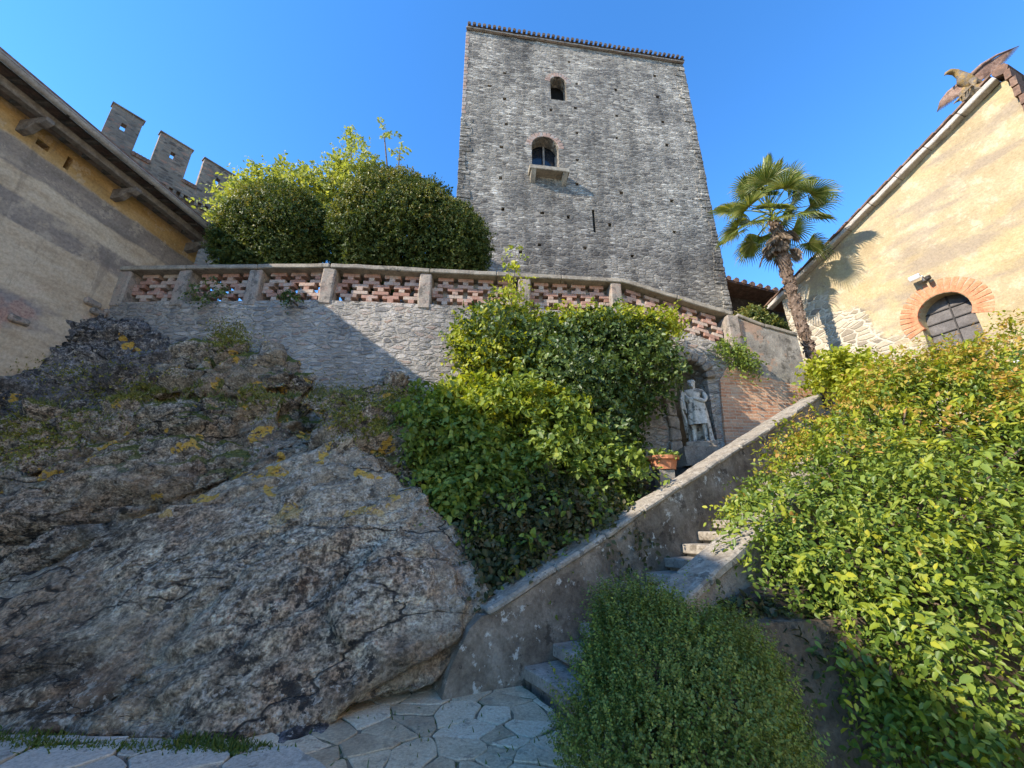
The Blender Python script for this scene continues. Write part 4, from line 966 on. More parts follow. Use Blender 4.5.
for tip in (tipR, tipL):
    rt = EC + (tip-EC).normalized()*.14 + Z*.38 + fw*.0; sp = (tip-rt); mb = MB(); ln = sp.length; spn = sp.normalized()
    dn = (Vector((0,0,-1)) - spn*(-spn.z)).normalized(); nrm = spn.cross(dn).normalized()
    nf = 13
    for k in range(nf):
        f = k/(nf-1); a0 = rt + dn*(.03+.22*f) ; tp = rt + spn*ln*(1-.62*f**1.3) + dn*(.0+.24*f)
        mid = a0.lerp(tp, .5) - dn*.07*(1-f) + nrm*.03
        mb.tube([a0, a0.lerp(mid,.5)-dn*.02, mid, mid.lerp(tp,.55)-dn*.015, tp], [.014, .018, .018, .014, .004], 6)
    mb.tube([rt, rt.lerp(tip,.3)-dn*.09, rt.lerp(tip,.62)-dn*.1, tip], [.05, .042, .03, .008], 8)
    mb.build('wing', M_rust, eg, smooth=True)

# low outbuilding behind the clipped shrub
sb = empty('outbuilding', Vector((9.8, 14, 6.1)), 'low building with a dark tiled roof edge, between the tower and the gabled house', 'building')
A_, B_ = at(733, 291, 13.0), at(783, 303, 13.4); ax = (B_-A_); ax.z = 0; ax.normalize(); nm = Vector((ax.y, -ax.x, 0))
mb = MB(); mb.box(A_ + ax*1.2 - nm*2 + Z*(-2.0), (2.2, 1.8, 1.85), (ax, nm, Z)); mb.build('wall', M_wood, sb)
mb = MB(); dsl = (B_-A_).normalized(); up = dsl.cross(nm); up = up if up.z > 0 else -up
mb.box(A_ + dsl*.9 - nm*1.6, (1.9, 2.1, .05), (dsl, nm, up))
for k in range(12): mb.tube([A_ + dsl*(-.9+k*.32) + nm*.55 + up*.07, A_ + dsl*(-.9+k*.32) - nm*3.4 + up*.07], .1, 7)
mb.build('roof', M_tile, sb)

# ------------------------------------------------------------------ palm
PBASE = Vector((8.22, 10.0, 4.45)); PTOP = Vector((7.98, 10.0, 10.2))
pm = empty('palm_tree', PBASE, 'tall fan palm with shaggy brown trunk and dead fronds, beside the gabled house', 'palm')
mb = MB(); pts = []; rad = []
for i in range(26):
    f = i/25; pts.append(PBASE.lerp(PTOP, f) + X*(-.10*math.sin(f*3.1) + .06*f) ); rad.append(.1 + .05*f - .04*(f > .93) + .012*(i % 2))
mb.tube(pts, rad, 14)
tr_ = mb.build('trunk', M_fibre, pm, seglen=.1, amp=.035, nscale=5)
rr = random.Random(2); mb = MB()
for k in range(520):
    f = rr.random()**.9; th = rr.uniform(0, 2*math.pi); c = PBASE.lerp(PTOP, f) + X*(-.10*math.sin(f*3.1)+.06*f); r_ = .1+.05*f
    o_ = Vector((math.cos(th), math.sin(th), 0)); tg = Vector((-o_.y, o_.x, 0)); a_ = c + o_*r_*.85; l = rr.uniform(.1, .2)
    tip = a_ + o_*rr.uniform(.02, .08) + Z*l*rr.choice((1, 1, .6, -.7)) + tg*rr.uniform(-.08, .08)
    w_ = rr.uniform(.02, .05); mb.add([a_ - tg*w_, a_ + tg*w_, tip, a_ + o_*.05 + (tip-a_)*.3], [(0,1,3), (1,2,3), (2,0,3)])
mb.build('leaf_base', M_fibre, tr_)
def fan(o, d, nrm, r, droop, nseg, rng, spread=2.5, wd=.02, dead=False):
    """one palmate leaf: stalk plus narrow folded segments"""
    side = d.cross(nrm).normalized(); nrm = side.cross(d).normalized(); mb = MB(); L = r*rng.uniform(.75, 1.05) if not dead else r*.6
    h = o + d*L + Vector((0,0,-droop*.25*L)); mb.tube([o, o.lerp(h,.5) + Z*.04, h], [.018, .014, .012], 5)
    d2 = (d + Vector((0,0,-droop*.45))).normalized()
    for k in range(nseg):
        th = spread*(k/(nseg-1)-.5)*(1 if not dead else .6); v = (d2*math.cos(th) + side*math.sin(th)).normalized(); l = r*.68*(1-.22*abs(2*k/(nseg-1)-1)**2)*rng.uniform(.9, 1.06)
        pr = v.cross(nrm).normalized(); lift = nrm*.05*(abs(th)); p0 = h; p1 = h + v*l*.5 + lift*l*.6; p2 = h + v*l*.8 + lift*l*.7 + Vector((0,0,-droop*.10*l)); p3 = h + v*l + lift*l*.6 + Vector((0,0,-droop*rng.uniform(.2,.6)*l))
        w0, w1, w2 = .008, wd, wd*.62; fo = nrm*.018
        mb.add([p0-pr*w0, p0+pr*w0, p1-pr*w1+fo, p1-fo*.5, p1+pr*w1+fo, p2-pr*w2+fo, p2-fo*.3, p2+pr*w2+fo, p3],
               [(0,1,3,2), (1,4,3), (2,3,6,5), (3,4,7,6), (5,6,8), (6,7,8)])
    return mb
rng = random.Random(5); CR = PTOP + Z*.1
for k in range(38):
    el = math.radians(-35 + 120*((k+.5)/38)**.95); az = k*2.39996 + rng.uniform(-.2,.2)
    d = Vector((math.cos(az)*math.cos(el), math.sin(az)*math.cos(el), math.sin(el)))
    up = (Z - d*d.z).normalized() if abs(d.z) < .98 else X
    roll = rng.uniform(-.5, .5); nr_ = (up*math.cos(roll) + d.cross(up)*math.sin(roll))
    fan(CR + Z*.55*(k/38), d, nr_, rng.uniform(.92, 1.15), .55 if el < .5 else .3, 30, rng, 3.7).build('frond', L_palm, pm)
for k in range(17):
    el = math.radians(rng.uniform(-82, -48)); az = k*2.39996
    d = Vector((math.cos(az)*math.cos(el), math.sin(az)*math.cos(el), math.sin(el))); up = (Z - d*d.z).normalized()
    fan(CR - Z*rng.uniform(.05, .7), d, up, rng.uniform(.55, .85), .4, 18, rng, 2.6, .026, True).build('dead_frond', L_dead, pm)
mb = MB()
for k in range(5):      # pale flower stalks among the leaves
    az = k*1.3+.4; d = Vector((math.cos(az)*.8, math.sin(az)*.8, .3)); tip = CR + d*.55 - Z*.15
    mb.tube([CR, CR + d*.35 + Z*.12, tip], [.02, .018, .01], 5)
    for j in range(14): q = CR.lerp(tip, rng.uniform(.4, 1)) ; mb.tube([q, q + Vector((rng.uniform(-.1,.1), rng.uniform(-.1,.1), -rng.uniform(.08,.3)))], [.008, .004], 4)
mb.build('flower_stalk', L_yellow, pm)

# ------------------------------------------------------------------ statue, planter
def sk(name, chain, mat, parent, sub=2):
    """one continuous skinned figure: list of (index of the joint before or -1, point, radius or (rx, ry))"""
    me = bpy.data.meshes.new(name); me.from_pydata([c[1] for c in chain], [(c[0], i) for i, c in enumerate(chain) if c[0] >= 0], [])
    o = bpy.data.objects.new(name, me); COL.objects.link(o); m = o.modifiers.new('s', 'SKIN'); o.modifiers.new('b', 'SUBSURF').levels = sub
    for i, c in enumerate(chain):
        r = c[2] if isinstance(c[2], tuple) else (c[2], c[2]); me.skin_vertices[0].data[i].radius = r; me.skin_vertices[0].data[i].use_root = (i == 0)
    dg = bpy.context.evaluated_depsgraph_get(); dg.update(); m2 = bpy.data.meshes.new_from_object(o.evaluated_get(dg)); bpy.data.objects.remove(o); bpy.data.meshes.remove(me)
    m2.name = name; m2.polygons.foreach_set('use_smooth', np.ones(len(m2.polygons), bool))
    return m2
SB = at(702, 450, 8.72); stt = empty('garden_statue', SB, 'weathered pale stone statue of a draped standing man, in the wall niche', 'statue')
ftd = Vector((-.35, -.93, 0)).normalized(); sd = Vector((-ftd.y, ftd.x, 0)); sd = sd if sd.x > 0 else -sd   # sd: to our right
H = 1.6
def J(x, y, z): return SB + sd*x*H + ftd*y*H + Z*(.13 + z*H*.93)
ch = [(-1, J(0,0,.53), (.13,.10)), (0, J(.0,.01,.62), (.125,.1)), (1, J(.01,.01,.72), (.145,.11)), (2, J(.005,.0,.80), (.13,.095)), (3, J(.0,.005,.845), (.055,.055)), (4, J(-.005,.015,.885), (.062,.068)), (5, J(-.008,.02,.93), (.075,.085)), (6, J(-.01,.015,.975), (.055,.062)),
      (3, J(-.115,.0,.805), .06), (8, J(-.15,.01,.70), .05), (9, J(-.15,.03,.585), .042), (10, J(-.135,.05,.50), .036), (11, J(-.13,.06,.46), .03),
      (3, J(.115,.0,.80), .06), (13, J(.15,.03,.69), .052), (14, J(.115,.085,.615), .045), (15, J(.03,.115,.655), .036), (16, J(-.02,.11,.675), .03),
      (0, J(-.055,.0,.47), .1), (18, J(-.06,.01,.28), .068), (19, J(-.065,-.01,.15), .055), (20, J(-.07,-.005,.05), .042), (21, J(-.08,.06,.02), .034),
      (0, J(.06,.01,.47), .1), (23, J(.075,.045,.28), .066), (24, J(.08,.01,.15), .052), (25, J(.085,.005,.05), .04), (26, J(.105,.07,.02), .034)]
me = sk('body', ch, M_statue, stt); bd = link_mesh('body', me, M_statue, stt)
mb = MB()     # nose, hair, beard
mb.box(J(-.01,.062,.928), (.009,.014,.02), (sd, ftd, Z)); mb.tube([J(-.01,.048,.905), J(-.01,.06,.875), J(-.005,.05,.852)], [.035,.03,.012], 8)
for k in range(16):
    a_ = k*.7; mb.tube([J(-.01+.035*math.cos(a_), .0+.035*math.sin(a_), .985), J(-.01+.05*math.cos(a_), .005+.05*math.sin(a_), .945)], [.022,.018], 6)
mb.build('hair', M_statue, bd, smooth=True)
# drapery: pleated cloth round hips and legs, one end over the left shoulder
vs = []; fs = []; n = 44; zz = [.63, .58, .5, .4, .28, .16, .06, .03]
for i, z in enumerate(zz):
    for k in range(n):
        th = 2*math.pi*k/n; rx = .115 + .01*i*.6; ry = .085 + .006*i
        pl = 1 + (.09 + .03*i/7)*math.sin(th*7 + z*5 + math.sin(th*3))*min(1, i*.5)
        dz = .05*math.sin(th+.6) if i < 2 else 0
        vs.append(J(rx*pl*math.cos(th)+.005, ry*pl*math.sin(th)+.015, z+dz))
for i in range(len(zz)-1):
    for k in range(n):
        th = 2*math.pi*(k+.5)/n
        if i >= 4 and .9 < th < 2.5: continue       # open in front over the shins
        fs.append((i*n+k, i*n+(k+1) % n, (i+1)*n+(k+1) % n, (i+1)*n+k))
mb = MB(); mb.add(vs, fs)
for j in range(4): mb.tube([J(.11-.01*j,-.03,.62-.01*j), J(.02,.085-.0*j,.60+.012*j), J(-.08,.075,.63+.02*j), J(-.125,.0,.72+.02*j), J(-.12,-.02,.83), J(-.08-.02*j,-.075,.78)], [.03,.034,.034,.036,.036,.03], 7)
for j in range(4): mb.tube([J(-.125-.012*j,-.02+.022*j,.83), J(-.17-.004*j,.0+.02*j,.7), J(-.175,.015*j,.5), J(-.165+.01*j,.01*j,.3), J(-.16,.0,.1)], [.026,.03,.032,.03,.02], 7)
mb.build('drapery', M_statue, bd, smooth=True)
mb = MB(); mb.box(SB + Z*.075, (.3, .24, .075), (sd, ftd, Z)); mb.build('plinth', M_pillar, stt, bevel=.02, seglen=.1, amp=.02)
mb = MB(); mb.box(SB - Z*.2 - nm4*.0, (.62, .42, .19), (ax4, nm4, Z)); tag(mb.build('ledge', M_niche, seglen=.15, amp=.04, origin=SB - Z*.2), 'rough stone ledge that carries the statue in the niche', 'ledge')
PC = at(664, 470, 6.9); pl_ = empty('terracotta_planter', PC, 'round-rimmed terracotta planter on a pale block beside the stair parapet', 'planter')
mb = MB(); n = 20; pr = [(.0,.0), (.17,.0), (.2,.16), (.235,.165), (.24,.225), (.21,.23), (.19,.15), (0,.15)]
mb.add([PC + X*(p[0]*1.15*math.cos(2*math.pi*k/n)) + Y*(p[0]*math.sin(2*math.pi*k/n)) + Z*p[1] for p in pr for k in range(n)], [(i*n+k, i*n+(k+1) % n, (i+1)*n+(k+1) % n, (i+1)*n+k) for i in range(len(pr)-1) for k in range(n)])
mb.build('pot', M_terra, pl_, smooth=False)
P_, N_ = blob_points([((PC.x, PC.y, PC.z+.22), (.24,.2,.09))], 60, 3); leaves_obj('foliage', shoots(P_, N_, 4, 6, .16, .06, .3, rand=.5, bias=(0,0,.5), droop=.5, inset=.05), L_light, pl_)
mb = MB(); mb.box(PC - Z*.26, (.13,.13,.255)); tag(mb.build('pedestal', M_cement, bevel=.01, seglen=.12, amp=.008, origin=PC - Z*.26), 'pale square block under the terracotta planter', 'block')

# ------------------------------------------------------------------ clipped hedges and the trees on the terrace
def V3(v): return (v.x, v.y, v.z)
def bl(px, py, Y_, r): return (V3(at(px, py, Y_)), r)
def hedge(name, label, blobs, n, seed, tipn, grp='clipped evergreen shrubs on the terrace', zmin=6.1):
    keep = lambda P: P[:, 2] > zmin
    c = blobs[0][0]; r = empty(name, (c[0], c[1], zmin), label, 'shrub', grp)
    P_, N_ = blob_points(blobs, n, seed, .09, 2.6, keep); a1 = shoots(P_, N_, seed+1, 7, .17, .062, .3, rand=.55, bias=(0,0,.25), droop=.0, inset=.3)
    inner = [(b_[0], tuple(np.array(b_[1])*.78)) for b_ in blobs]; P2, N2 = blob_points(inner, n//2, seed+3, .09, 2.6, keep)
    a1 = cat([a1, shoots(P2, N2, seed+4, 7, .25, .085, .34, rand=.8, bias=(0,0,.1), droop=.0, inset=.3)]); leaves_obj('foliage', a1, L_hedge, r)
    k2 = lambda P: (P[:, 2] > zmin + .0) & (P[:, 2] - c[2] > -.25*blobs[0][1][2])
    P_, N_ = blob_points(blobs, tipn, seed+5, .09, 2.6, k2); leaves_obj('bright_new_growth', shoots(P_, N_, seed+6, 6, .16, .058, .3, rand=.45, bias=(0,0,.4), droop=.0, inset=.1), L_hedgesuntip, r)  # young tips on the upper part, also carrying its sunlit brightness as colour
    tips = [tuple(np.array(b[0]) + np.array(b[1])*np.array([math.cos(j*1.1)*.6, math.sin(j*1.1)*.6, .35])) for b in blobs for j in range(6)]
    stems_obj('trunk', (c[0], c[1], zmin), tips, M_bark, r, .07, seed)
hedge('clipped_shrub', 'smaller rounded dark clipped shrub nearest the plastered house', [bl(274,238,9.0,(1.25,1.0,1.5)), bl(292,244,9.0,(.8,.9,1.2)), bl(252,246,9.0,(.85,.9,1.15))], 8500, 21, 2600)
hedge('clipped_shrub', 'largest clipped shrub, a broad dome reaching the tower corner', [bl(388,232,9.5,(1.5,1.2,2.0)), bl(416,238,9.5,(1.5,1.15,1.75)), bl(452,250,9.6,(1.05,1.0,1.3)), bl(365,245,9.4,(.95,1.1,1.6))], 16000, 31, 6500)
hedge('clipped_shrub', 'low flat clipped shrub behind the grey end wall', [bl(752,330,9.9,(.5,.42,.48)), bl(770,334,9.9,(.28,.35,.4))], 2200, 41, 900)
def tree(name, label, base, tips, blobs, n, seed, leaf, mat, ln=.5, r0=.09):
    r = empty(name, base, label, 'tree', 'loose trees behind the clipped shrubs'); stems_obj('trunk', base, tips, M_bark, r, r0, seed, 6)
    P_, N_ = blob_points(blobs, n, seed, .3, 2.0)
    leaves_obj('crown', shoots(P_, N_, seed+1, 9, ln, leaf, .32, rand=.8, bias=(0,0,.1), droop=.35, inset=.6), mat, r)
def bl(px, py, Y_, r): return (V3(at(px, py, Y_)), r)
tb = [bl(258,198,12,(.9,.9,.8)), bl(275,190,12.2,(1.2,.9,.75)), bl(310,200,12.3,(1.0,.8,.75)), bl(246,215,11.6,(.6,.8,1.0))]
tree('leafy_tree', 'pale green loose tree rising behind the smaller clipped shrub', (-7.0, 12, 6.1), [b[0] for b in tb], tb, 1500, 51, .13, L_tree)
tb = [bl(345,185,12.2,(.9,.7,.9)), bl(365,165,12.4,(.7,.6,.6)), bl(340,165,12.4,(.5,.5,.5)), bl(380,195,12.1,(.8,.6,.6)), bl(352,140,12.5,(.3,.3,.35)), bl(384,133,12.5,(.22,.2,.16)), bl(400,150,12.3,(.18,.16,.14)), bl(330,210,12,(.7,.6,1.0))]
tree('bare_topped_tree', 'thin pale tree with sparse top twigs, behind the gap between two clipped shrubs', (-4.6, 12.3, 6.1), [b[0] for b in tb], tb, 640, 61, .12, L_tree, .4)

# ------------------------------------------------------------------ climbers in the middle
def inside(blobs, f=1.0): return [tuple(np.array(b[0]) + (np.array(b[1])*np.array([math.cos(j*2.4)*.5, -.4, math.sin(j*2.4)*.5]))*f) for b in blobs for j in range(4)]
iv = [bl(575,350,7.95,(1.5,.6,.75)), bl(615,372,7.95,(.9,.5,.9)), bl(640,340,8.2,(.6,.45,.5)), bl(590,432,7.6,(1.1,.7,1.0)), bl(505,345,7.95,(.8,.5,.55)), bl(630,425,7.7,(.4,.45,.7)), bl(560,400,7.6,(1.1,.6,.8))]
r = empty('ivy', (1.6, 8.3, 2.6), 'dark glossy ivy mass over the wall, left of the statue niche', 'climber')
P_, N_ = blob_points(iv, 5200, 71, .34, 3.0, lambda P: P[:,1] < 8.55); leaves_obj('foliage', shoots(P_, N_, 72, 8, .32, .085, .36, rand=.7, bias=(-.1,-.35,.1), droop=.35, inset=.4, up=.3), L_ivy, r)
P_, N_ = blob_points([bl(600,322,8.1,(1.1,.35,.25)), bl(660,330,8.2,(.5,.3,.35)), bl(520,325,8.0,(.7,.3,.35)), bl(478,345,7.8,(.6,.4,.5)), bl(520,360,7.5,(.7,.3,.4))], 900, 75, .2, 3, lambda P: P[:,1] < 8.5); leaves_obj('bright_new_growth', shoots(P_, N_, 76, 9, .42, .085, .34, rand=.7, bias=(-.1,-.2,.5), droop=.3, inset=.3), L_yellow, r)  # yellow shoots put the sunlit look of the ivy top into leaf colour
stems_obj('stem', (1.6, 8.1, 2.5), inside(iv), M_twig, r, .035, 7)
lb = [bl(495,430,7.0,(.95,.7,.75)), bl(450,455,6.8,(.75,.6,.6)), bl(545,430,6.9,(.8,.6,.6)), bl(430,425,7.3,(.5,.5,.4)), bl(470,490,6.5,(.65,.55,.45)), bl(540,480,6.7,(.7,.6,.6)), bl(590,480,6.7,(.6,.5,.6))]
r = empty('leafy_shrub', (-.2, 7.2, 1.5), 'light green leafy shrub spreading over the rocks, half in shade, left of the stair parapet', 'shrub')
P_, N_ = blob_points(lb, 3300, 81, .38, 3.0); leaves_obj('foliage', shoots(P_, N_, 82, 9, .42, .1, .33, rand=.7, bias=(-.15,-.25,.1), droop=.45, inset=.45, up=.6), L_light, r)
P_, N_ = blob_points([bl(510,405,6.75,(.8,.4,.35)), bl(470,395,7.1,(.6,.35,.3)), bl(560,415,6.8,(.4,.3,.3))], 500, 85, .2, 3); leaves_obj('bright_new_growth', shoots(P_, N_, 86, 9, .4, .095, .33, rand=.7, bias=(-.2,-.2,.3), droop=.4, inset=.3, up=.6), L_yellow, r)  # yellow shoots where sun catches the shrub, the highlight given as leaf colour
stems_obj('stem', (-.1, 7.2, 1.6), inside(lb), M_twig, r, .03, 8)
ub = [bl(540,520,6.0,(.8,.5,.5)), bl(490,550,5.7,(.4,.4,.45)), bl(580,520,6.3,(.8,.5,.5)), bl(605,492,6.75,(.55,.45,.45)), bl(520,560,5.5,(.35,.35,.3)), bl(490,590,5.3,(.3,.3,.25))]
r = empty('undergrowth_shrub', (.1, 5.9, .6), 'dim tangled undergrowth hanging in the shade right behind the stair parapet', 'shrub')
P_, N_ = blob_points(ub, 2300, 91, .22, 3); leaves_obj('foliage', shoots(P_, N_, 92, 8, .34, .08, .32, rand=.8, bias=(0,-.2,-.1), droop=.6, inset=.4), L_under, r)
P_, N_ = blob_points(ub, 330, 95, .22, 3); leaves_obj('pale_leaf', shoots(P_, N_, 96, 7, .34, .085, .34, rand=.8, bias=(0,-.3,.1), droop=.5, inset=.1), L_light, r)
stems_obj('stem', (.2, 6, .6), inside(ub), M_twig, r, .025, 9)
# the pale shoots standing up against the balustrade
r = empty('tall_shoots', V3(at(500, 370, 7.7)), 'pale upright leafy shoots standing up in front of the balustrade, above the ivy', 'shoots')
tips = [at(px, py, Y_) for px, py, Y_ in ((516,243,7.5), (507,262,7.5), (522,275,7.6), (497,285,7.6), (535,300,7.7), (488,305,7.7), (512,300,7.4))]
stems_obj('stem', V3(at(505, 375, 7.75)), [V3(t_) for t_ in tips], M_twig, r, .016, 12)
pp = []
for t_ in tips:
    b0 = at(505, 375, 7.75)
    for k in range(26): pp.append(b0.lerp(t_, .3 + .7*k/26) + Vector((random.uniform(-.08,.08), random.uniform(-.08,.08), 0)))
pp = np.array([V3(p) for p in pp]); nn = unit(np.random.default_rng(5).normal(size=pp.shape)*np.array([1,.8,.3]))
leaves_obj('foliage', shoots(pp, nn, 98, 7, .26, .085, .32, rand=.3, bias=(0,0,.15), droop=.4, inset=.0), L_yellow, r)
def small_plant(name, label, blobs, n, seed, mat, leaf=.07, ln=.25, cat_='plant', nl=7, **kw):
    c = blobs[0][0]; r_ = empty(name, (c[0], c[1], c[2]-.15), label, cat_); P_, N_ = blob_points(blobs, n, seed, .12, 4); leaves_obj('foliage', shoots(P_, N_, seed+1, nl, ln, leaf, .33, rand=.7, **kw), mat, r_)
    stems_obj('stem', (c[0], c[1]+.05, c[2]-.12), [tuple(np.array(b[0])+np.array(b[1])*s_) for b in blobs for s_ in (np.array([.5,-.3,.3]), np.array([-.5,-.3,.2]), np.array([0,-.3,-.5]))], M_twig, r_, .012, seed)
small_plant('hanging_plant', 'small trailing plant hanging from the brick below the end pillar', [bl(735,350,8.75,(.32,.2,.22)), bl(745,362,8.75,(.22,.2,.2)), bl(722,345,8.75,(.2,.15,.12))], 150, 101, L_light, .07, .28, droop=.8, inset=.15)
small_plant('wall_plant', 'tiny dark plant rooted in the brick lattice, left part of the balustrade', [bl(208,290,7.9,(.22,.12,.1)), bl(196,292,7.95,(.15,.1,.08))], 60, 103, L_ivy, .05, .18, droop=.5, inset=.05)
small_plant('wall_plant', 'dark tuft rooted in the wall right under the second lattice panel from the shaded end', [bl(290,298,7.85,(.18,.12,.1))], 50, 105, L_ivy, .05, .18, droop=.5, inset=.05)
small_plant('leafy_bush', 'small bright yellow-green bush at the foot of the palm', [bl(842,368,8.1,(.5,.4,.38)), bl(870,385,7.8,(.5,.4,.35)), bl(825,375,8.3,(.3,.3,.3))], 480, 107, L_yellow, .1, .34, 'shrub', droop=.3, inset=.3)

# ------------------------------------------------------------------ box bush in the foreground
bb = [bl(680,694,3.2,(.61,.58,.52)), bl(642,676,3.3,(.46,.42,.42)), bl(690,668,3.4,(.45,.4,.36)), bl(722,716,3.15,(.4,.42,.4)), bl(650,745,3.0,(.48,.42,.4)), bl(720,755,3.0,(.48,.42,.35))]
r = empty('box_bush', (1.35, 3.15, -.2), 'dense rounded box bush with tiny leaves, in the foreground at the foot of the stair', 'bush')
P_, N_ = blob_points(bb, 16500, 111, .07, 5.5, lambda P: P[:,2] > -.2)
leaves_obj('foliage', shoots(P_, N_, 112, 13, .15, .017, .36, out=.6, rand=.38, bias=(0,-.05,.75), droop=.0, inset=.16, splay=1.0, up=.5), L_box, r)
P_, N_ = blob_points(bb, 420, 115, .07, 5.5, lambda P: P[:,2] > .2)
leaves_obj('bright_new_growth', shoots(P_, N_, 116, 18, .26, .02, .36, out=.5, rand=.4, bias=(0,0,.9), droop=.05, inset=.05, splay=1.0, up=.5), L_light, r)
stems_obj('stem', (1.35, 3.15, -.25), inside(bb, 1.2), M_twig, r, .03, 13)

# ------------------------------------------------------------------ the great sprawling shrub on the right
cb_ = [bl(848,505,5.0,(1.05,.85,.75)), bl(935,455,5.2,(1.4,1.0,.95)), bl(1010,430,5.2,(1.2,1.0,1.0)), bl(880,550,4.5,(1.1,.85,.7)), bl(985,560,4.2,(1.35,1.0,.95)), bl(965,640,3.75,(.95,.7,.65)), bl(1050,660,3.6,(1.0,.7,.8)), bl(1040,500,4.4,(1.2,.9,.9)),
       bl(790,530,4.8,(.5,.5,.5)), bl(770,500,5.0,(.35,.4,.35)), bl(775,560,4.7,(.35,.4,.3)), bl(800,590,4.3,(.4,.35,.3)), bl(850,640,3.8,(.35,.3,.3)), bl(905,690,3.5,(.4,.3,.3)), bl(965,408,5.6,(1.0,.7,.45)), bl(1040,385,5.8,(.9,.7,.55)), bl(880,610,4.0,(.55,.45,.4)), bl(1130,560,3.9,(1,1,1.2)), bl(880,440,5.4,(.7,.6,.5))]
keepc = lambda P: (P[:,2] > -.1) & (P[:,1] < 6.6)
r = empty('sprawling_shrub', (4.2, 5, 1.0), 'huge sunlit sprawling shrub with oval leaves and coppery tips, spilling over the garden wall', 'shrub')
P_, N_ = blob_points(cb_, 11500, 121, .4, 2.3, keepc); leaves_obj('foliage', shoots(P_, N_, 122, 12, .48, .062, .26, out=.55, rand=.5, bias=(-.2,-.3,-.1), droop=.75, inset=.5, splay=.8, up=.6), L_creeper, r)
P_, N_ = blob_points(cb_, 8500, 131, .4, 2.3, keepc); sel = RNG.uniform(0, 1, len(P_)) < np.clip((P_[:,2]-1.9)/1.7, 0.02, 1)**1.2; P_, N_ = P_[sel], N_[sel]
leaves_obj('coppery_tip', shoots(P_, N_, 132, 10, .4, .052, .27, out=.7, rand=.5, bias=(-.3,-.2,.3), droop=.35, inset=.03, up=.6), L_tip, r)
P_, N_ = blob_points(cb_, 3800, 141, .4, 2.3, keepc); sel = RNG.uniform(0, 1, len(P_)) < .25 + .55*(P_[:,2] > 2.4); P_, N_ = P_[sel], N_[sel]
leaves_obj('yellow_leaf', shoots(P_, N_, 142, 10, .45, .062, .26, out=.7, rand=.5, bias=(-.3,-.3,.2), droop=.4, inset=.12, up=.6), L_yellow, r)
stems_obj('stem', (4.4, 5.2, .9), inside(cb_, 1.5), M_twig, r, .03, 14, 6)
# shade plants under it
small_plant('shade_plant', 'low dull green plants in the shade between the box bush and the garden wall', [bl(745,620,4.0,(.3,.25,.22)), bl(790,640,3.9,(.25,.2,.2))], 260, 151, L_under, .07, .26, droop=.4, inset=.2)
# iron railing and pale frame behind the shrub, by the gabled house
rl = empty('iron_railing', V3(at(1000, 390, 6.6)), 'thin dark iron railing showing through the shrub tips, under the brick arch', 'railing')
for px in (962, 983, 1004, 1020, 1036, 1052):
    mb = MB(); q = at(px, 400, 6.7); mb.tube([q - Z*.6, q + Z*.42], .014, 6); mb.build('bar', M_iron, rl)
mb = MB(); mb.tube([at(950, 372, 6.75)+Z*.1, at(1060, 352, 6.65)+Z*.1], .016, 6); mb.build('rail', M_iron, rl)
fr = at(1016, 378, 7.0); pf = empty('white_frame', fr, 'small white framed panel at the right edge behind the iron railing', 'frame')
mb = MB(); ax = GAX
for s in (-1, 1): mb.box(fr + ax*s*.3, (.03,.03,.3), (ax, GN, Z)); mb.box(fr + Z*s*.29, (.3,.03,.03), (ax, GN, Z))
mb.build('border', M_white, pf, bevel=.005)
mb = MB(); mb.box(fr, (.29,.01,.28), (ax, GN, Z)); mb.build('panel', M_grey, pf)

# ------------------------------------------------------------------ grass, moss, litter
def blades(name, P, seed, h, mat, wd=.006, lean=.6):
    r_ = np.random.default_rng(seed); k = len(P); d = unit(r_.normal(size=(k,3))*np.array([lean,lean,.1]) + np.array([0,0,1])); n_ = unit(r_.normal(size=(k,3)))
    L = h*r_.uniform(.4, 1.3, k); o_ = leaves_obj(name, leaf_arrays(P, d, n_, L, np.full(k, wd)*r_.uniform(.6,1.3,k), .1, .35), mat); return tag(o_, kind='stuff')
def strip(a, b, n, sp, seed, zz=None):
    r_ = np.random.default_rng(seed); f = r_.uniform(0, 1, (n,1)); cl = (np.sin(f*23+seed)+np.sin(f*51))*.5; keep = r_.uniform(-1.2,1.2,(n,1)) < cl + .3
    p = np.array(a)*(1-f) + np.array(b)*f + r_.normal(size=(n,3))*np.array(sp); return p[keep[:,0]]
P_ = np.concatenate([strip((-1.3,4.4,-.02), (.2,3.0,-.02), 160, (.5,.25,0), 21), strip((-3.6,3.66,0), (-1.75,3.6,0), 3000, (.1,.035,.0), 1), strip((-2.5,3.7,.02), (-1.9,3.6,.02), 900, (.05,.05,0), 2), strip((-4.6,3.8,0), (-3.3,3.7,0), 1800, (.1,.06,0), 9)])
blades('grass', P_, 3, .055, L_grass)
dgp = bpy.context.evaluated_depsgraph_get(); dgp.update()
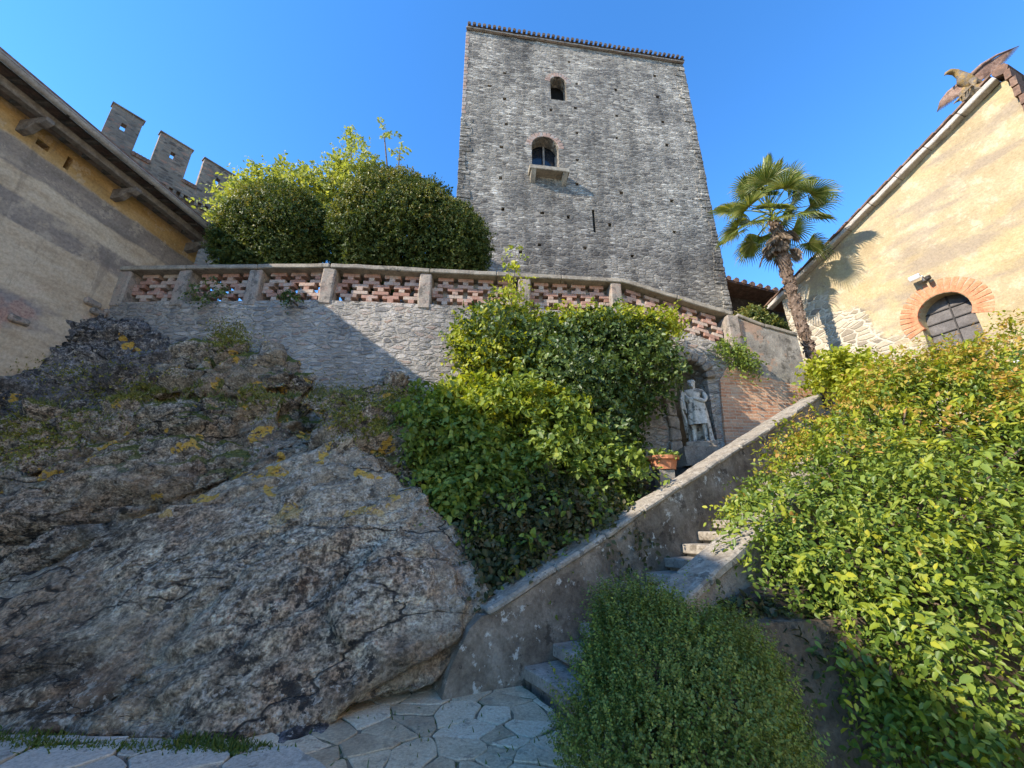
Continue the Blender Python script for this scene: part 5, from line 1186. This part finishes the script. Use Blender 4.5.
def on_rock(pxs, Y0=2.0, jit=10, n=300, seed=1):
    """foot points for tufts: rays through the rock surface around given places"""
    r_ = random.Random(seed); out = []
    for k in range(n):
        px, py, sx, sy = r_.choice(pxs); d = (at(px + r_.gauss(0, sx), py + r_.gauss(0, sy), 5) - EYE).normalized()
        h, loc, nrm, _, ob, _ = sc.ray_cast(dgp, EYE, d)
        if h and ob.name.split('.')[0] in ('boulder', 'rock_outcrop', 'rock', 'wall', 'flat_rock', 'path', 'path_bed', 'ground') and nrm.z > -.2: out.append((loc.x, loc.y, loc.z - .01))
    return np.array(out) if out else np.zeros((1,3))
ledges = [(150,392,30,4), (215,385,22,4), (250,400,14,6), (320,393,18,4), (60,410,30,8), (180,392,20,3)]
blades('ledge_grass', on_rock(ledges, n=4200, seed=4), 5, .1, L_dry, .006, .5)
mossy = [(160,388,28,5), (250,402,14,8), (345,410,20,14), (370,428,10,8), (60,425,35,14), (230,340,12,10), (130,390,20,5), (20,440,20,12), (395,400,12,10), (100,375,40,10)]
P_ = on_rock(mossy, n=24000, seed=6); r_ = np.random.default_rng(8); d = unit(r_.normal(size=P_.shape)*.8 + np.array([0,-.4,.7]))
tag(leaves_obj('moss', leaf_arrays(P_, d, unit(r_.normal(size=P_.shape)),   .04*r_.uniform(.5,1.4,len(P_)), .012*r_.uniform(.6,1.4,len(P_)), .2, .3), L_moss), kind='stuff')
P_ = strip((2.0,3.3,-.24), (5.2,3.2,-.24), 1500, (.3,.35,.01), 12); d = unit(r_.normal(size=P_.shape)*np.array([1,1,.15])); 
tag(leaves_obj('leaf_litter', leaf_arrays(P_, d, unit(r_.normal(size=P_.shape)*.35 + np.array([0,0,1])), .07*r_.uniform(.5,1.3,len(P_)), .02*r_.uniform(.6,1.4,len(P_)), .3, .3), L_litter), kind='stuff')
rr = random.Random(17)
for (px, py, s) in ((805, 752, .11), (822, 762, .08), (845, 745, .07), (872, 756, .09), (900, 750, .06), (792, 738, .06)):
    c = at(px, py, 3.3); c.z = -.25 + s*.35
    o = hull_rock('stone', [[c + Vector((rr.uniform(-1,1), rr.uniform(-1,1), rr.uniform(-.7,.7))).normalized()*s*rr.uniform(.8,1.1) for _ in range(16)]], M_step, .015, lambda p: mnoise.noise(p*9)*.006)
    tag(o, 'loose grey stone lying on the dark soil at the foot of the garden wall', 'stone', 'loose stones on the dark soil')
